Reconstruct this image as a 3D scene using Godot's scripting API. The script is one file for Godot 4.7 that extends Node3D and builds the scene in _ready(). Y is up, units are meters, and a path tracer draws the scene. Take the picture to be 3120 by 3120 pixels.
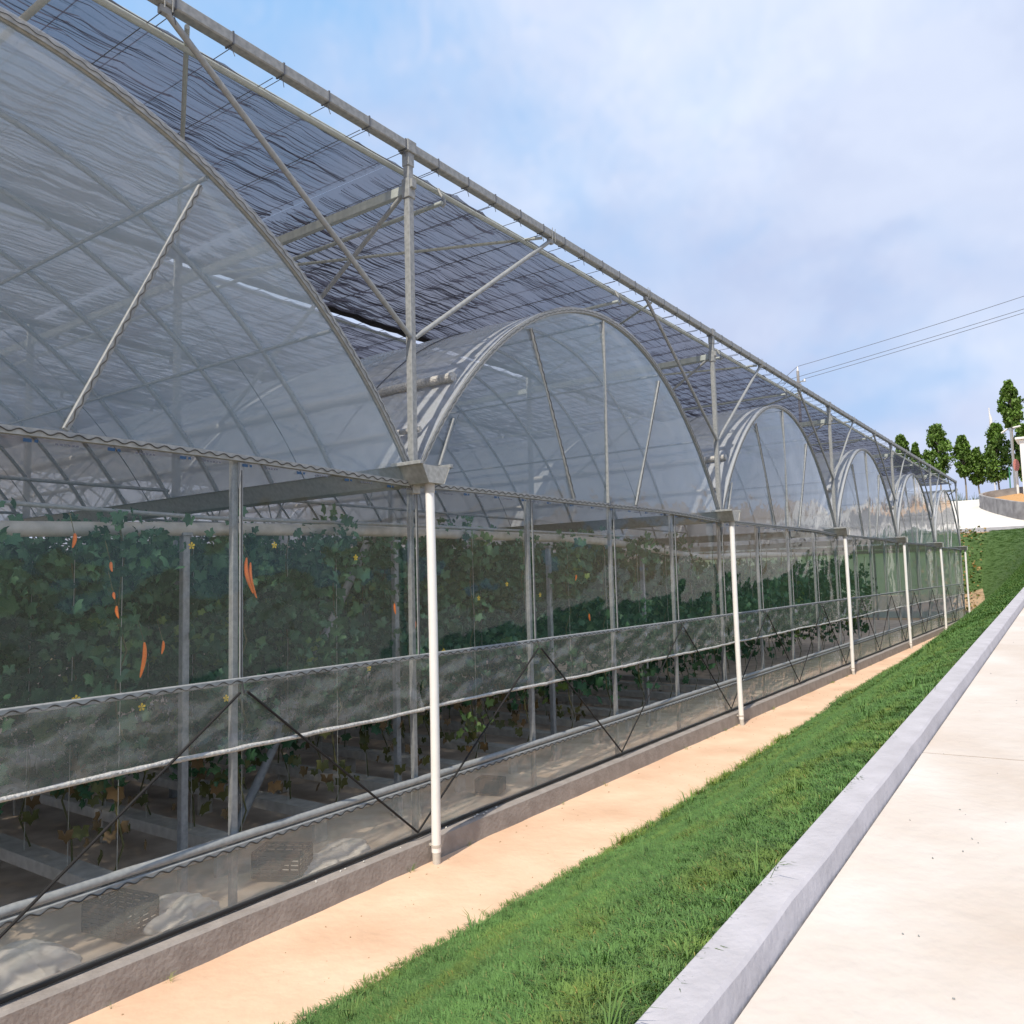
extends Node3D
# A multi-span film greenhouse under a shade net, seen along its gable wall. y up, metres.
# Along the wall the distance from the camera is s = -z; span k starts at s = Z0 + 8 k.

const Z0 := 5.86
const SPAN := 8.0
const HG := 3.6          # gutter height
const RISE := 2.5        # arch rise
const HT := 6.85         # top rail of the shade frame
const DEPTH := 24.0      # greenhouse depth behind the gable wall
const FIRST := -1
const LAST := 5          # gutters run from FIRST to LAST

var M := {}
var rng := RandomNumberGenerator.new()
var wob := FastNoiseLite.new()
var used := {}

# ---------------------------------------------------------------- mesh builder
class MB:
	var v := PackedVector3Array()
	var n := PackedVector3Array()
	var c := PackedColorArray()
	var ix := PackedInt32Array()
	func vert(p: Vector3, nr: Vector3) -> int:
		v.append(p); n.append(nr)
		return v.size() - 1
	func tri(a: int, b: int, d: int) -> void:
		var g := (v[b] - v[a]).cross(v[d] - v[a])
		if g.dot(n[a] + n[b] + n[d]) > 0.0:
			ix.append(a); ix.append(d); ix.append(b)
		else:
			ix.append(a); ix.append(b); ix.append(d)
	func quad(a: Vector3, b: Vector3, d: Vector3, e: Vector3) -> void:
		var nr := (b - a).cross(d - a).normalized()
		var i := vert(a, nr); vert(b, nr); vert(d, nr); vert(e, nr)
		tri(i, i + 1, i + 2); tri(i, i + 2, i + 3)
	func box(at: Vector3, size: Vector3, bas := Basis(), bev := 0.0) -> void:
		var h := size * 0.5
		for ax in 3:
			for sg in [-1.0, 1.0]:
				var nr := Vector3.ZERO; nr[ax] = sg
				var u := (ax + 1) % 3
				var w := (ax + 2) % 3
				var i0 := v.size()
				for q in [[-1, -1], [1, -1], [1, 1], [-1, 1]]:
					var p := Vector3.ZERO
					p[ax] = sg * h[ax]; p[u] = q[0] * (h[u] - bev); p[w] = q[1] * (h[w] - bev)
					vert(at + bas * p, bas * nr)
				tri(i0, i0 + 1, i0 + 2); tri(i0, i0 + 2, i0 + 3)
		if bev > 0.0:
			for ax in 3:
				var u := (ax + 1) % 3
				var w := (ax + 2) % 3
				for a in [-1.0, 1.0]:
					for b in [-1.0, 1.0]:
						var nr := Vector3.ZERO; nr[u] = a; nr[w] = b
						nr = bas * nr.normalized()
						var i0 := v.size()
						for q in [-1.0, 1.0]:
							var p := Vector3.ZERO
							p[ax] = q * (h[ax] - bev); p[u] = a * h[u]; p[w] = b * (h[w] - bev)
							vert(at + bas * p, nr)
							p[u] = a * (h[u] - bev); p[w] = b * h[w]
							vert(at + bas * p, nr)
						tri(i0, i0 + 1, i0 + 3); tri(i0, i0 + 3, i0 + 2)
	func beam(a: Vector3, b: Vector3, w: float, h: float, bev := 0.0) -> void:
		var d := b - a
		var z := d.normalized()
		var up := Vector3.UP if absf(z.y) < 0.95 else Vector3.RIGHT
		var x := up.cross(z).normalized()
		box((a + b) * 0.5, Vector3(w, h, d.length()), Basis(x, z.cross(x), z), bev)
	# a tube along points; r may be a number or a list of radii
	func tube(pts: PackedVector3Array, r, sides := 8, caps := true) -> void:
		var m := pts.size()
		var up := Vector3.UP
		var t0 := (pts[1] - pts[0]).normalized()
		if absf(t0.y) > 0.9: up = Vector3.RIGHT
		var side := t0.cross(up).normalized()
		var start := v.size()
		for i in m:
			var t: Vector3
			if i == 0: t = pts[1] - pts[0]
			elif i == m - 1: t = pts[m - 1] - pts[m - 2]
			else: t = pts[i + 1] - pts[i - 1]
			t = t.normalized()
			side = (side - t * side.dot(t)).normalized()
			var o := t.cross(side)
			var rr: float = r[i] if r is Array or r is PackedFloat32Array else r
			for j in sides:
				var a := TAU * j / sides
				var d := side * cos(a) + o * sin(a)
				vert(pts[i] + d * rr, d)
		for i in m - 1:
			for j in sides:
				var a := start + i * sides + j
				var b := start + i * sides + (j + 1) % sides
				tri(a, b, b + sides); tri(a, b + sides, a + sides)
		if caps:
			for e in [0, m - 1]:
				var nr := (pts[0] - pts[1]).normalized() if e == 0 else (pts[m - 1] - pts[m - 2]).normalized()
				var cc := vert(pts[e], nr)
				var s0 := v.size()
				for j in sides: vert(v[start + e * sides + j], nr)
				for j in sides: tri(cc, s0 + j, s0 + (j + 1) % sides)
	# a grid of points, rows of equal length, smooth normals; flip only turns the normals
	func grid(rows: Array, flip := false) -> void:
		var s := v.size()
		var w: int = rows[0].size()
		var h := rows.size()
		for i in h:
			for j in w:
				var du: Vector3 = rows[i][mini(j + 1, w - 1)] - rows[i][maxi(j - 1, 0)]
				var dv: Vector3 = rows[mini(i + 1, h - 1)][j] - rows[maxi(i - 1, 0)][j]
				var nr := du.cross(dv).normalized()
				vert(rows[i][j], -nr if flip else nr)
		for i in h - 1:
			for j in w - 1:
				var a := s + i * w + j
				tri(a, a + 1, a + w + 1); tri(a, a + w + 1, a + w)
	func mesh() -> ArrayMesh:
		var arr := []
		arr.resize(Mesh.ARRAY_MAX)
		arr[Mesh.ARRAY_VERTEX] = v
		arr[Mesh.ARRAY_NORMAL] = n
		if c.size() == v.size() and c.size() > 0: arr[Mesh.ARRAY_COLOR] = c
		arr[Mesh.ARRAY_INDEX] = ix
		var m := ArrayMesh.new()
		m.add_surface_from_arrays(Mesh.PRIMITIVE_TRIANGLES, arr)
		return m

# ---------------------------------------------------------------- scene helpers
func numbered(called: String) -> String:
	if not used.has(called):
		used[called] = 0
		return called
	used[called] += 1
	return "%s_%03d" % [called, used[called]]

func part(called: String, mesh: Mesh, mat: Material, parent: Node, at := Vector3.ZERO) -> MeshInstance3D:
	var o := MeshInstance3D.new()
	o.name = numbered(called) if parent == self else called
	o.mesh = mesh
	o.material_override = mat
	o.position = at
	parent.add_child(o, true)
	return o

func thing(called: String, label: String, category: String, at := Vector3.ZERO, group := "") -> Node3D:
	var o := Node3D.new()
	o.name = numbered(called)
	add_child(o)
	o.position = at
	tag(o, label, category, group)
	return o

func tag(o: Node, label: String, category: String, group := "", kind := "") -> void:
	if label != "": o.set_meta("label", label)
	if category != "": o.set_meta("category", category)
	if group != "": o.set_meta("group", group)
	if kind != "": o.set_meta("kind", kind)

func folder(called: String, parent: Node, at := Vector3.ZERO) -> Node3D:
	var o := Node3D.new()
	o.name = called
	o.position = at
	parent.add_child(o, true)
	return o

func structure(called: String, mesh: Mesh, mat: Material, label: String) -> MeshInstance3D:
	var o := part(called, mesh, mat, self)
	tag(o, label, called.replace("_", " "), "", "structure")
	return o

func P(x: float, y: float, k: float) -> Vector3:
	return Vector3(x, y, -(Z0 + SPAN * k))

func line(a: Vector3, b: Vector3, steps := 1) -> PackedVector3Array:
	var o := PackedVector3Array()
	for i in steps + 1: o.append(a.lerp(b, float(i) / steps))
	return o

func tube_mesh(a: Vector3, b: Vector3, r: float, sides := 8) -> ArrayMesh:
	var m := MB.new()
	m.tube(line(a, b), r, sides)
	return m.mesh()

func beam_mesh(a: Vector3, b: Vector3, w: float, h: float, bev := 0.006) -> ArrayMesh:
	var m := MB.new()
	m.beam(a, b, w, h, bev)
	return m.mesh()

# ---------------------------------------------------------------- materials
func lin(r: float, g: float, b: float, a := 1.0) -> Color:
	var c := Color(r, g, b).linear_to_srgb()
	c.a = a
	return c

func noise_tex(sd: int, freq: float, lo: Color, hi: Color, oct := 5, size := 512, type := FastNoiseLite.TYPE_SIMPLEX_SMOOTH) -> NoiseTexture2D:
	var f := FastNoiseLite.new()
	f.seed = sd
	f.noise_type = type
	f.frequency = freq
	f.fractal_octaves = oct
	var t := NoiseTexture2D.new()
	t.width = size; t.height = size
	t.seamless = true
	t.noise = f
	var g := Gradient.new()
	g.set_color(0, lo); g.set_color(1, hi)
	t.color_ramp = g
	return t

func normal_tex(sd: int, freq: float, strength: float, oct := 3, size := 512) -> NoiseTexture2D:
	var t := noise_tex(sd, freq, Color.BLACK, Color.WHITE, oct, size)
	t.color_ramp = null
	t.as_normal_map = true
	t.bump_strength = strength
	return t

func mat(called: String, col: Color, rough := 0.8, metal := 0.0) -> StandardMaterial3D:
	var m := StandardMaterial3D.new()
	m.resource_name = called
	m.albedo_color = col
	m.roughness = rough
	m.metallic = metal
	M[called] = m
	return m

func tex_mat(called: String, lo: Color, hi: Color, sd: int, freq: float, metres: float, rough := 0.85, metal := 0.0, oct := 5) -> StandardMaterial3D:
	var m := mat(called, Color.WHITE, rough, metal)
	m.albedo_texture = noise_tex(sd, freq, lo, hi, oct)
	m.uv1_triplanar = true
	m.uv1_world_triplanar = true
	m.uv1_scale = Vector3.ONE / metres
	return m

func film_mat(called: String, col: Color, rough: float, wave: float, sd: int, bump: float) -> StandardMaterial3D:
	var m := mat(called, col, rough)
	m.transparency = BaseMaterial3D.TRANSPARENCY_ALPHA
	m.cull_mode = BaseMaterial3D.CULL_DISABLED
	m.normal_enabled = true
	m.normal_texture = normal_tex(sd, 0.012, bump)
	m.normal_scale = 0.5
	m.uv1_triplanar = true
	m.uv1_world_triplanar = true
	m.uv1_scale = Vector3.ONE / wave
	m.metallic_specular = 0.39
	return m

func make_materials() -> void:
	tex_mat("steel", lin(0.22, 0.235, 0.24), lin(0.36, 0.375, 0.38), 3, 0.02, 0.7, 0.65, 0.15)
	tex_mat("cream_tube", lin(0.33, 0.37, 0.36), lin(0.43, 0.47, 0.46), 7, 0.02, 0.8, 0.6)
	mat("wire", lin(0.10, 0.11, 0.13), 0.6)
	mat("black", lin(0.015, 0.015, 0.016), 0.6)
	mat("spring", lin(0.035, 0.035, 0.035), 0.5)
	mat("rope", lin(0.012, 0.012, 0.013), 0.85)
	tex_mat("pvc", lin(0.82, 0.81, 0.79), lin(0.88, 0.87, 0.86), 11, 0.01, 1.3, 0.35)
	tex_mat("pvc_collar", lin(0.45, 0.42, 0.38), lin(0.56, 0.53, 0.48), 12, 0.02, 0.4, 0.5)
	tex_mat("zinc", lin(0.30, 0.30, 0.27), lin(0.52, 0.52, 0.49), 13, 0.015, 0.5, 0.45, 0.4)
	film_mat("film_wall", lin(0.30, 0.50, 0.50, 0.05), 0.05, 3.0, 21, 1.2)
	film_mat("film_gable", lin(0.30, 0.47, 0.60, 0.18), 0.08, 3.0, 22, 1.5)
	film_mat("film_curtain", lin(0.50, 0.51, 0.48, 0.20), 0.16, 1.2, 23, 7.0)
	film_mat("film_apron", lin(0.54, 0.55, 0.50, 0.32), 0.10, 1.6, 24, 6.0)
	M.film_gable.metallic_specular = 0.5
	var rf := film_mat("film_roof", lin(0.66, 0.71, 0.78, 0.42), 0.22, 1.5, 25, 6.0)
	rf.backlight_enabled = true
	rf.backlight = Color(0.34, 0.34, 0.35)
	var roll := tex_mat("film_roll", lin(0.34, 0.34, 0.33), lin(0.62, 0.61, 0.59), 26, 0.03, 0.5, 0.35)
	roll.normal_enabled = true
	roll.normal_texture = normal_tex(27, 0.03, 12.0)
	var cl := mat("shade_cloth", lin(0.045, 0.048, 0.066, 0.77), 0.9)
	cl.transparency = BaseMaterial3D.TRANSPARENCY_ALPHA
	cl.cull_mode = BaseMaterial3D.CULL_DISABLED
	cl.backlight_enabled = true
	cl.backlight = Color(0.30, 0.31, 0.38)
	tex_mat("cloth_roll", lin(0.008, 0.008, 0.01), lin(0.035, 0.035, 0.04), 28, 0.03, 0.6, 0.9)
	var curb := tex_mat("curb_concrete", lin(0.24, 0.215, 0.20), lin(0.36, 0.33, 0.31), 31, 0.008, 1.4, 0.9, 0.0, 6)
	curb.heightmap_enabled = false
	curb.normal_enabled = true
	curb.normal_texture = normal_tex(32, 0.05, 1.5, 5)
	var pth := tex_mat("path_sand", lin(0.60, 0.40, 0.27), lin(0.78, 0.565, 0.41), 33, 0.005, 3.7, 0.95, 0.0, 7)
	pth.normal_enabled = true
	pth.normal_texture = normal_tex(34, 0.05, 0.8, 5)
	var pv := tex_mat("pavement_concrete", lin(0.50, 0.43, 0.37), lin(0.66, 0.63, 0.60), 35, 0.005, 5.3, 0.9, 0.0, 7)
	pv.normal_enabled = true
	pv.normal_texture = normal_tex(36, 0.06, 0.7, 5)
	var kb := tex_mat("kerb_concrete", lin(0.40, 0.39, 0.42), lin(0.50, 0.49, 0.53), 37, 0.008, 1.7, 0.9, 0.0, 6)
	kb.normal_enabled = true
	kb.normal_texture = normal_tex(38, 0.05, 1.2, 5)
	tex_mat("turf_soil", lin(0.035, 0.075, 0.018), lin(0.09, 0.15, 0.04), 39, 0.02, 0.8, 1.0)
	tex_mat("earth", lin(0.30, 0.20, 0.12), lin(0.46, 0.33, 0.2), 40, 0.01, 4.0, 1.0)
	tex_mat("orange_soil", lin(0.42, 0.22, 0.08), lin(0.60, 0.36, 0.16), 41, 0.02, 1.6, 1.0)
	tex_mat("floor_sheet", lin(0.42, 0.33, 0.25), lin(0.72, 0.61, 0.50), 42, 0.008, 2.2, 0.8, 0.0, 6)
	tex_mat("road_concrete", lin(0.60, 0.57, 0.52), lin(0.74, 0.71, 0.66), 43, 0.006, 5.0, 0.95, 0.0, 6)
	tex_mat("wall_concrete", lin(0.16, 0.15, 0.15), lin(0.40, 0.39, 0.38), 44, 0.006, 3.0, 0.95, 0.0, 6)
	tex_mat("trough", lin(0.36, 0.34, 0.30), lin(0.56, 0.54, 0.49), 45, 0.01, 0.9, 0.6)
	tex_mat("trunk", lin(0.16, 0.13, 0.10), lin(0.42, 0.39, 0.34), 46, 0.02, 0.8, 0.95)
	tex_mat("stem", lin(0.07, 0.08, 0.03), lin(0.13, 0.12, 0.05), 47, 0.02, 0.3, 0.9)
	mat("twine", lin(0.45, 0.45, 0.40), 0.9)
	var lf := mat("vine_leaf", Color.WHITE, 0.62)
	lf.vertex_color_use_as_albedo = true
	lf.cull_mode = BaseMaterial3D.CULL_DISABLED
	lf.backlight_enabled = true
	lf.backlight = Color(0.35, 0.45, 0.15)
	var tl := mat("tree_leaf", Color.WHITE, 0.55)
	tl.vertex_color_use_as_albedo = true
	tl.cull_mode = BaseMaterial3D.CULL_DISABLED
	tl.backlight_enabled = true
	tl.backlight = Color(0.4, 0.5, 0.2)
	var gr := mat("grass_blade", Color.WHITE, 0.7)
	gr.vertex_color_use_as_albedo = true
	gr.cull_mode = BaseMaterial3D.CULL_DISABLED
	gr.backlight_enabled = true
	gr.backlight = Color(0.4, 0.5, 0.2)
	tex_mat("gourd", lin(0.80, 0.12, 0.012), lin(0.90, 0.32, 0.02), 48, 0.02, 0.18, 0.45)
	mat("petal", lin(0.80, 0.58, 0.03), 0.6)
	mat("white_paint", lin(0.78, 0.78, 0.76), 0.5)
	mat("sign_red", lin(0.60, 0.24, 0.20), 0.6)
	mat("green_paint", lin(0.05, 0.22, 0.13), 0.6)
	mat("print_blue", lin(0.015, 0.07, 0.16), 0.5)
	mat("print_grey", lin(0.12, 0.13, 0.16), 0.5)
	mat("crate_plastic", lin(0.02, 0.024, 0.035), 0.45)
	tex_mat("bag_white", lin(0.50, 0.48, 0.44), lin(0.72, 0.70, 0.66), 49, 0.01, 0.7, 0.6)
	mat("stone_white", lin(0.62, 0.60, 0.57), 0.9)

# ---------------------------------------------------------------- terrain shape
func smooth(a: float, b: float, x: float) -> float:
	return smoothstep(a, b, x)

func path_edge(s: float) -> float:
	var ks := [[-10.0, 1.28], [3.0, 1.30], [7.5, 1.42], [11.0, 1.26], [18.5, 0.92], [30.0, 0.66], [46.0, 0.36], [60.0, 0.30]]
	for i in ks.size() - 1:
		if s < ks[i + 1][0]:
			return lerpf(ks[i][1], ks[i + 1][1], clampf((s - ks[i][0]) / (ks[i + 1][0] - ks[i][0]), 0.0, 1.0))
	return 0.30

func kerb_y(s: float) -> float:
	return 0.92 + 0.052 * minf(s, 57.0) + smooth(24.0, 57.0, s) * 1.0

func ramp_y(s: float) -> float:
	return 4.88 + 0.17 * (clampf(s, 57.0, 76.0) - 57.0)

func end_y(s: float) -> float:
	return 4.88 * smooth(46.6, 58.0, s)

func bank_y(x: float, s: float) -> float:
	var xe := path_edge(s)
	var t := clampf((x - xe) / (4.0 - xe), 0.0, 1.0)
	var f := 0.45 * t + 0.55 * t * t * (3.0 - 2.0 * t)
	var l := f * (kerb_y(s) - 0.03) - 0.08 * (1.0 - f)
	var e := end_y(s)
	var y := l + e - maxf(l, 0.0) * e / 4.88
	return y + 0.025 * wob.get_noise_2d(x * 60.0, s * 22.0)

func ground_y(x: float, s: float) -> float:
	if s >= 57.0: return ramp_y(s)
	if x > 4.1: return kerb_y(s) - 0.11
	if x < 0.6: return maxf(-0.14, end_y(s))
	return bank_y(x, s)

# ---------------------------------------------------------------- ready
func _ready() -> void:
	rng.seed = 20240611
	wob.seed = 5
	wob.frequency = 0.05
	camera_and_light()
	make_materials()
	setting()
	greenhouse()
	interior()
	grass()
	far_side()

func camera_and_light() -> void:
	var cam := Camera3D.new()
	cam.name = "camera"
	cam.fov = 64.289
	cam.near = 0.05
	cam.far = 1200.0
	add_child(cam)
	cam.transform = Transform3D(Basis(Vector3.UP, deg_to_rad(35.337)) * Basis(Vector3.RIGHT, deg_to_rad(4.871)) * Basis(Vector3.BACK, deg_to_rad(-1.525)), Vector3(5.3207, 2.4809, 0.0))
	cam.current = true
	var sun := DirectionalLight3D.new()
	sun.name = "sun"
	sun.light_energy = 1.25
	sun.light_color = Color(1.0, 0.95, 0.87)
	sun.light_angular_distance = 0.6
	sun.shadow_enabled = true
	add_child(sun)
	var from := Vector3(0.10, 0.78, 0.60)
	sun.look_at_from_position(from * 60.0, Vector3.ZERO, Vector3.UP)
	var env := Environment.new()
	env.background_mode = Environment.BG_SKY
	env.tonemap_mode = Environment.TONE_MAPPER_LINEAR
	env.tonemap_exposure = 1.18
	env.sdfgi_enabled = true
	env.ssao_enabled = true
	env.ssil_enabled = true
	var sky := Sky.new()
	var pan := PanoramaSkyMaterial.new()
	pan.panorama = ImageTexture.create_from_image(sky_image())
	sky.sky_material = pan
	env.sky = sky
	var we := WorldEnvironment.new()
	we.name = "world"
	we.environment = env
	add_child(we)

func sky_image() -> Image:
	var w := 1024
	var h := 512
	var im := Image.create(w, h, false, Image.FORMAT_RGBF)
	var big := FastNoiseLite.new()
	big.seed = 12; big.frequency = 1.1; big.fractal_octaves = 5; big.fractal_gain = 0.5
	big.domain_warp_enabled = true; big.domain_warp_amplitude = 0.35; big.domain_warp_frequency = 0.9
	var fine := FastNoiseLite.new()
	fine.seed = 4; fine.frequency = 2.6; fine.fractal_octaves = 4
	var hole := Vector3(-0.44, 0.66, -0.86).normalized()
	for j in h:
		var el := PI * (0.5 - (j + 0.5) / h)
		for i in w:
			if el < -0.1:
				im.set_pixel(i, j, Color(0.45, 0.46, 0.48))
				continue
			# Godot panoramas: the middle column looks along -z
			var az := TAU * ((i + 0.5) / w - 0.5)
			var d := Vector3(sin(az) * cos(el), sin(el), -cos(az) * cos(el))
			# a flat cloud deck: clouds draw together towards the horizon
			var q := Vector3(d.x, d.y * 0.3, d.z) / (maxf(d.y, 0.0) + 0.32)
			var a := big.get_noise_3dv(q) * 0.9 + fine.get_noise_3dv(q * 1.2) * 0.22
			var open := exp(-pow(acos(clampf(d.dot(hole), -1.0, 1.0)) / 0.24, 2.0))
			var cover := clampf(0.76 + a * 1.0 - 0.95 * open, 0.0, 1.0)
			cover = cover * cover * (3.0 - 2.0 * cover)
			var up := clampf(d.y, 0.0, 1.0)
			var blue := Color(0.40, 0.56, 0.80).lerp(Color(0.22, 0.47, 0.82), pow(up, 0.7))
			var lit := clampf(0.5 + big.get_noise_3dv(q * 1.3 + Vector3(7, 3, 1)) * 0.9, 0.0, 1.0)
			var cloud := Color(0.47, 0.54, 0.74).lerp(Color(0.74, 0.79, 0.92), lit)
			var haze := pow(1.0 - up, 5.0)
			var col := blue.lerp(cloud, cover * 0.92).lerp(Color(0.50, 0.56, 0.77), haze * 0.55)
			im.set_pixel(i, j, col)
	return im

# ---------------------------------------------------------------- setting
func sheet(xs: Array, ss: Array, yf: Callable) -> ArrayMesh:
	var m := MB.new()
	var rows := []
	for s in ss:
		var r := []
		for x in xs: r.append(Vector3(x, yf.call(x, s), -s))
		rows.append(r)
	m.grid(rows)
	# normals up
	for i in m.n.size():
		if m.n[i].y < 0.0: m.n[i] = -m.n[i]
	return m.mesh()

func span_list(a: float, b: float, n: int) -> Array:
	var o := []
	for i in n + 1: o.append(lerpf(a, b, float(i) / n))
	return o

func setting() -> void:
	var gx := [-500.0, -200.0, -80.0, -40.0, -26.0, -15.0, -8.0, -3.0, -0.5, 0.6, 1.5, 2.5, 3.5, 4.15, 4.6, 8.0, 12.0, 25.0, 80.0, 250.0, 500.0]
	var gs := [-500.0, -150.0, -40.0, -10.0]
	for i in 30: gs.append(-6.0 + i * 3.0)
	gs += [95.0, 130.0, 250.0, 700.0]
	structure("ground", sheet(gx, gs, func(x, s): return ground_y(x, s) - 0.16 - (0.0 if x > -26.0 or s > 40.0 else 0.2)), M.earth, "bare tan earth around the greenhouse and the road")
	# sandy path along the curb
	var m := MB.new()
	var rows := []
	for i in 220:
		var s := -4.0 + i * 0.25
		var r := []
		var xe := path_edge(s) + 0.16
		for j in 9:
			var x := lerpf(0.1, xe, j / 8.0)
			r.append(Vector3(x, -0.08 + 0.008 * wob.get_noise_2d(x * 90.0, s * 60.0), -s))
		rows.append(r)
	m.grid(rows)
	structure("path", m.mesh(), M.path_sand, "peach coloured sandy path between greenhouse curb and grass bank")
	# grass bank soil
	m = MB.new()
	rows = []
	for i in 250:
		var s := -4.0 + i * 0.25
		var r := []
		var xe := path_edge(s)
		for j in 25:
			var x := lerpf(xe, 4.03, j / 24.0)
			r.append(Vector3(x, bank_y(x, s), -s))
		rows.append(r)
	m.grid(rows)
	structure("grass_bank", m.mesh(), M.turf_soil, "sloping soil of the bank under the green lawn")
	# the bank turns left behind the last span
	m = MB.new()
	rows = []
	for i in 60:
		var s := 46.6 + i * 0.2
		var r := []
		for x in [-30.0, -15.0, -8.0, -4.0, -2.0, -1.0, -0.5, 0.0, path_edge(s) + 0.004]:
			r.append(Vector3(x, bank_y(x, s) if x > 0.0 else maxf(end_y(s) - 0.08, -0.1), -s))
		rows.append(r)
	m.grid(rows)
	structure("end_bank", m.mesh(), M.turf_soil, "soil of the bank rising behind the last greenhouse span")
	# kerb
	m = MB.new()
	rows = []
	for i in 312:
		var s := -5.0 + i * 0.2
		var y := kerb_y(s)
		var w := 0.006 * wob.get_noise_1d(s * 26.0)
		var w2 := 0.012 * wob.get_noise_1d(s * 30.0 + 900.0)
		rows.append([Vector3(4.0, y - 0.35, -s), Vector3(4.0, y - 0.012, -s), Vector3(4.012, y + w * 0.3, -s), Vector3(4.165 + w2, y + w * 0.3, -s), Vector3(4.18 + w2, y - 0.014, -s), Vector3(4.215 + w, y - 0.2, -s)])
	# flat faces: one grid for each side
	for f in 5:
		var rr := []
		for r in rows: rr.append([r[f], r[f + 1]])
		m.grid(rr, false)
	var ctr := Vector3(4.1, 0, 0)
	for i in m.n.size():
		var out := m.v[i] - Vector3(ctr.x, kerb_y(-m.v[i].z) - 0.1, m.v[i].z)
		if m.n[i].dot(out) < 0.0: m.n[i] = -m.n[i]
	structure("kerb", fix(m), M.kerb_concrete, "pale grey concrete kerb between lawn and pavement")
	# pavement of slabs with open joints
	var pave := Node3D.new()
	pave.name = "pavement"
	add_child(pave)
	tag(pave, "bright off-white concrete pavement rising beside the lawn", "pavement", "", "structure")
	var s0 := -5.33
	while s0 < 56.0:
		var s1 := minf(s0 + 6.0, 57.0)
		var rr := []
		for i in 13:
			var s := lerpf(s0 + 0.010, s1 - 0.010, i / 12.0)
			var r := []
			for x in [4.21, 5.0, 6.5, 8.0, 11.0]: r.append(Vector3(x, kerb_y(s) - 0.11, -s - (x - 4.2) * 0.06))
			rr.append(r)
		var low0 := []
		var low1 := []
		for p in rr[0]: low0.append(p + Vector3(0, -0.1, 0))
		for p in rr[-1]: low1.append(p + Vector3(0, -0.1, 0))
		var mm := MB.new()
		mm.grid(rr)
		for i in mm.n.size():
			if mm.n[i].y < 0: mm.n[i] = -mm.n[i]
		mm.grid([low0, rr[0]]); mm.grid([rr[-1], low1])
		part("slab", fix(mm), M.pavement_concrete, pave)
		s0 = s1
	# small grit on the pavement
	var grit := MB.new()
	for i in 220:
		var s := rng.randf_range(2.0, 16.0)
		var x := rng.randf_range(4.3, 8.0)
		var r := rng.randf_range(0.002, 0.0065)
		grit.box(Vector3(x, kerb_y(s) - 0.109 + r * 0.3, -s), Vector3(r * 1.9, r, r), Basis(Vector3(0.4, 1, 0.3).normalized(), rng.randf() * TAU), r * 0.3)
	var go := part("gravel", grit.mesh(), M.steel, self)
	tag(go, "tiny grey grit scattered on the pavement", "gravel", "", "stuff")
	# loose stones on the sandy path
	grit = MB.new()
	for i in 260:
		var s := rng.randf_range(0.5, 22.0)
		var x := rng.randf_range(0.17, path_edge(s))
		var r := rng.randf_range(0.003, 0.012) * (0.6 if x > 0.4 else 1.0)
		grit.box(Vector3(x, -0.08 + r * 0.2, -s), Vector3(r * 1.7, r, r * 1.2), Basis(Vector3(0.3, 1, 0.2).normalized(), rng.randf() * TAU), r * 0.25)
	go = part("gravel", grit.mesh(), M.earth, self)
	tag(go, "small loose stones scattered over the sandy path", "gravel", "", "stuff")
	# far road climbing to the left
	structure("road", sheet([-60.0, -30.0, -15.0, -6.0, 0.0, 6.0, 14.0], span_list(57.3, 77.0, 20), func(_x, s): return ramp_y(s) + 0.02), M.road_concrete, "pale concrete road climbing behind the grass bank")
	m = MB.new()
	m.box(Vector3(-16.0, 4.84, -57.15), Vector3(44.0, 0.3, 0.3), Basis(), 0.02)
	structure("road_kerb", m.mesh(), M.kerb_concrete, "grey kerb strip at the lower edge of the far road")
	structure("greenhouse_floor", sheet(span_list(-24.0, -0.12, 24), span_list(-2.2, 45.8, 96), func(x, s): return -0.03 + 0.02 * wob.get_noise_2d(x * 25.0, s * 25.0)), M.floor_sheet, "pale dusty floor inside the greenhouse")

func fix(m: MB) -> ArrayMesh:
	# rebuild the winding after normals were turned
	var old := m.ix
	m.ix = PackedInt32Array()
	for i in range(0, old.size(), 3): m.tri(old[i], old[i + 1], old[i + 2])
	return m.mesh()

# ---------------------------------------------------------------- greenhouse
func arch(u: float) -> Vector3:
	# point on the arch, local to its span: z runs away from the camera
	var a := (u - 0.5) * 7.86
	var y := 0.5 * (sqrt(19.8025 - a * a * 1.035) - 1.95) + 0.5 * RISE * (1.0 - a * a / 15.44)
	return Vector3(0, HG + y, -SPAN * 0.5 - a)

func arch_pts(n: int, off := 0.0, u0 := 0.0, u1 := 1.0) -> PackedVector3Array:
	var o := PackedVector3Array()
	for i in n + 1:
		var u := lerpf(u0, u1, float(i) / n)
		var p := arch(u)
		if off != 0.0:
			var t := arch(minf(u + 0.01, 1.0)) - arch(maxf(u - 0.01, 0.0))
			p += Vector3(0, -t.z, t.y).normalized() * off
		o.append(p)
	return o

# a wavy spring wire laid on a path; out is the direction off the wall
func wiggle(pts: PackedVector3Array, amp: float, period: float, r: float) -> ArrayMesh:
	var o := PackedVector3Array()
	var run := 0.0
	for i in pts.size() - 1:
		var d := pts[i + 1] - pts[i]
		var len := d.length()
		var t := d / len
		var side := t.cross(Vector3.RIGHT).normalized()
		var n := maxi(1, int(len / period * 8.0))
		for j in n:
			var l := len * j / n
			var ph := (run + l) / period * TAU
			o.append(pts[i] + t * l + side * amp * sin(ph))
		run += len
	var m := MB.new()
	m.tube(o, r, 4, false)
	return m.mesh()

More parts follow.
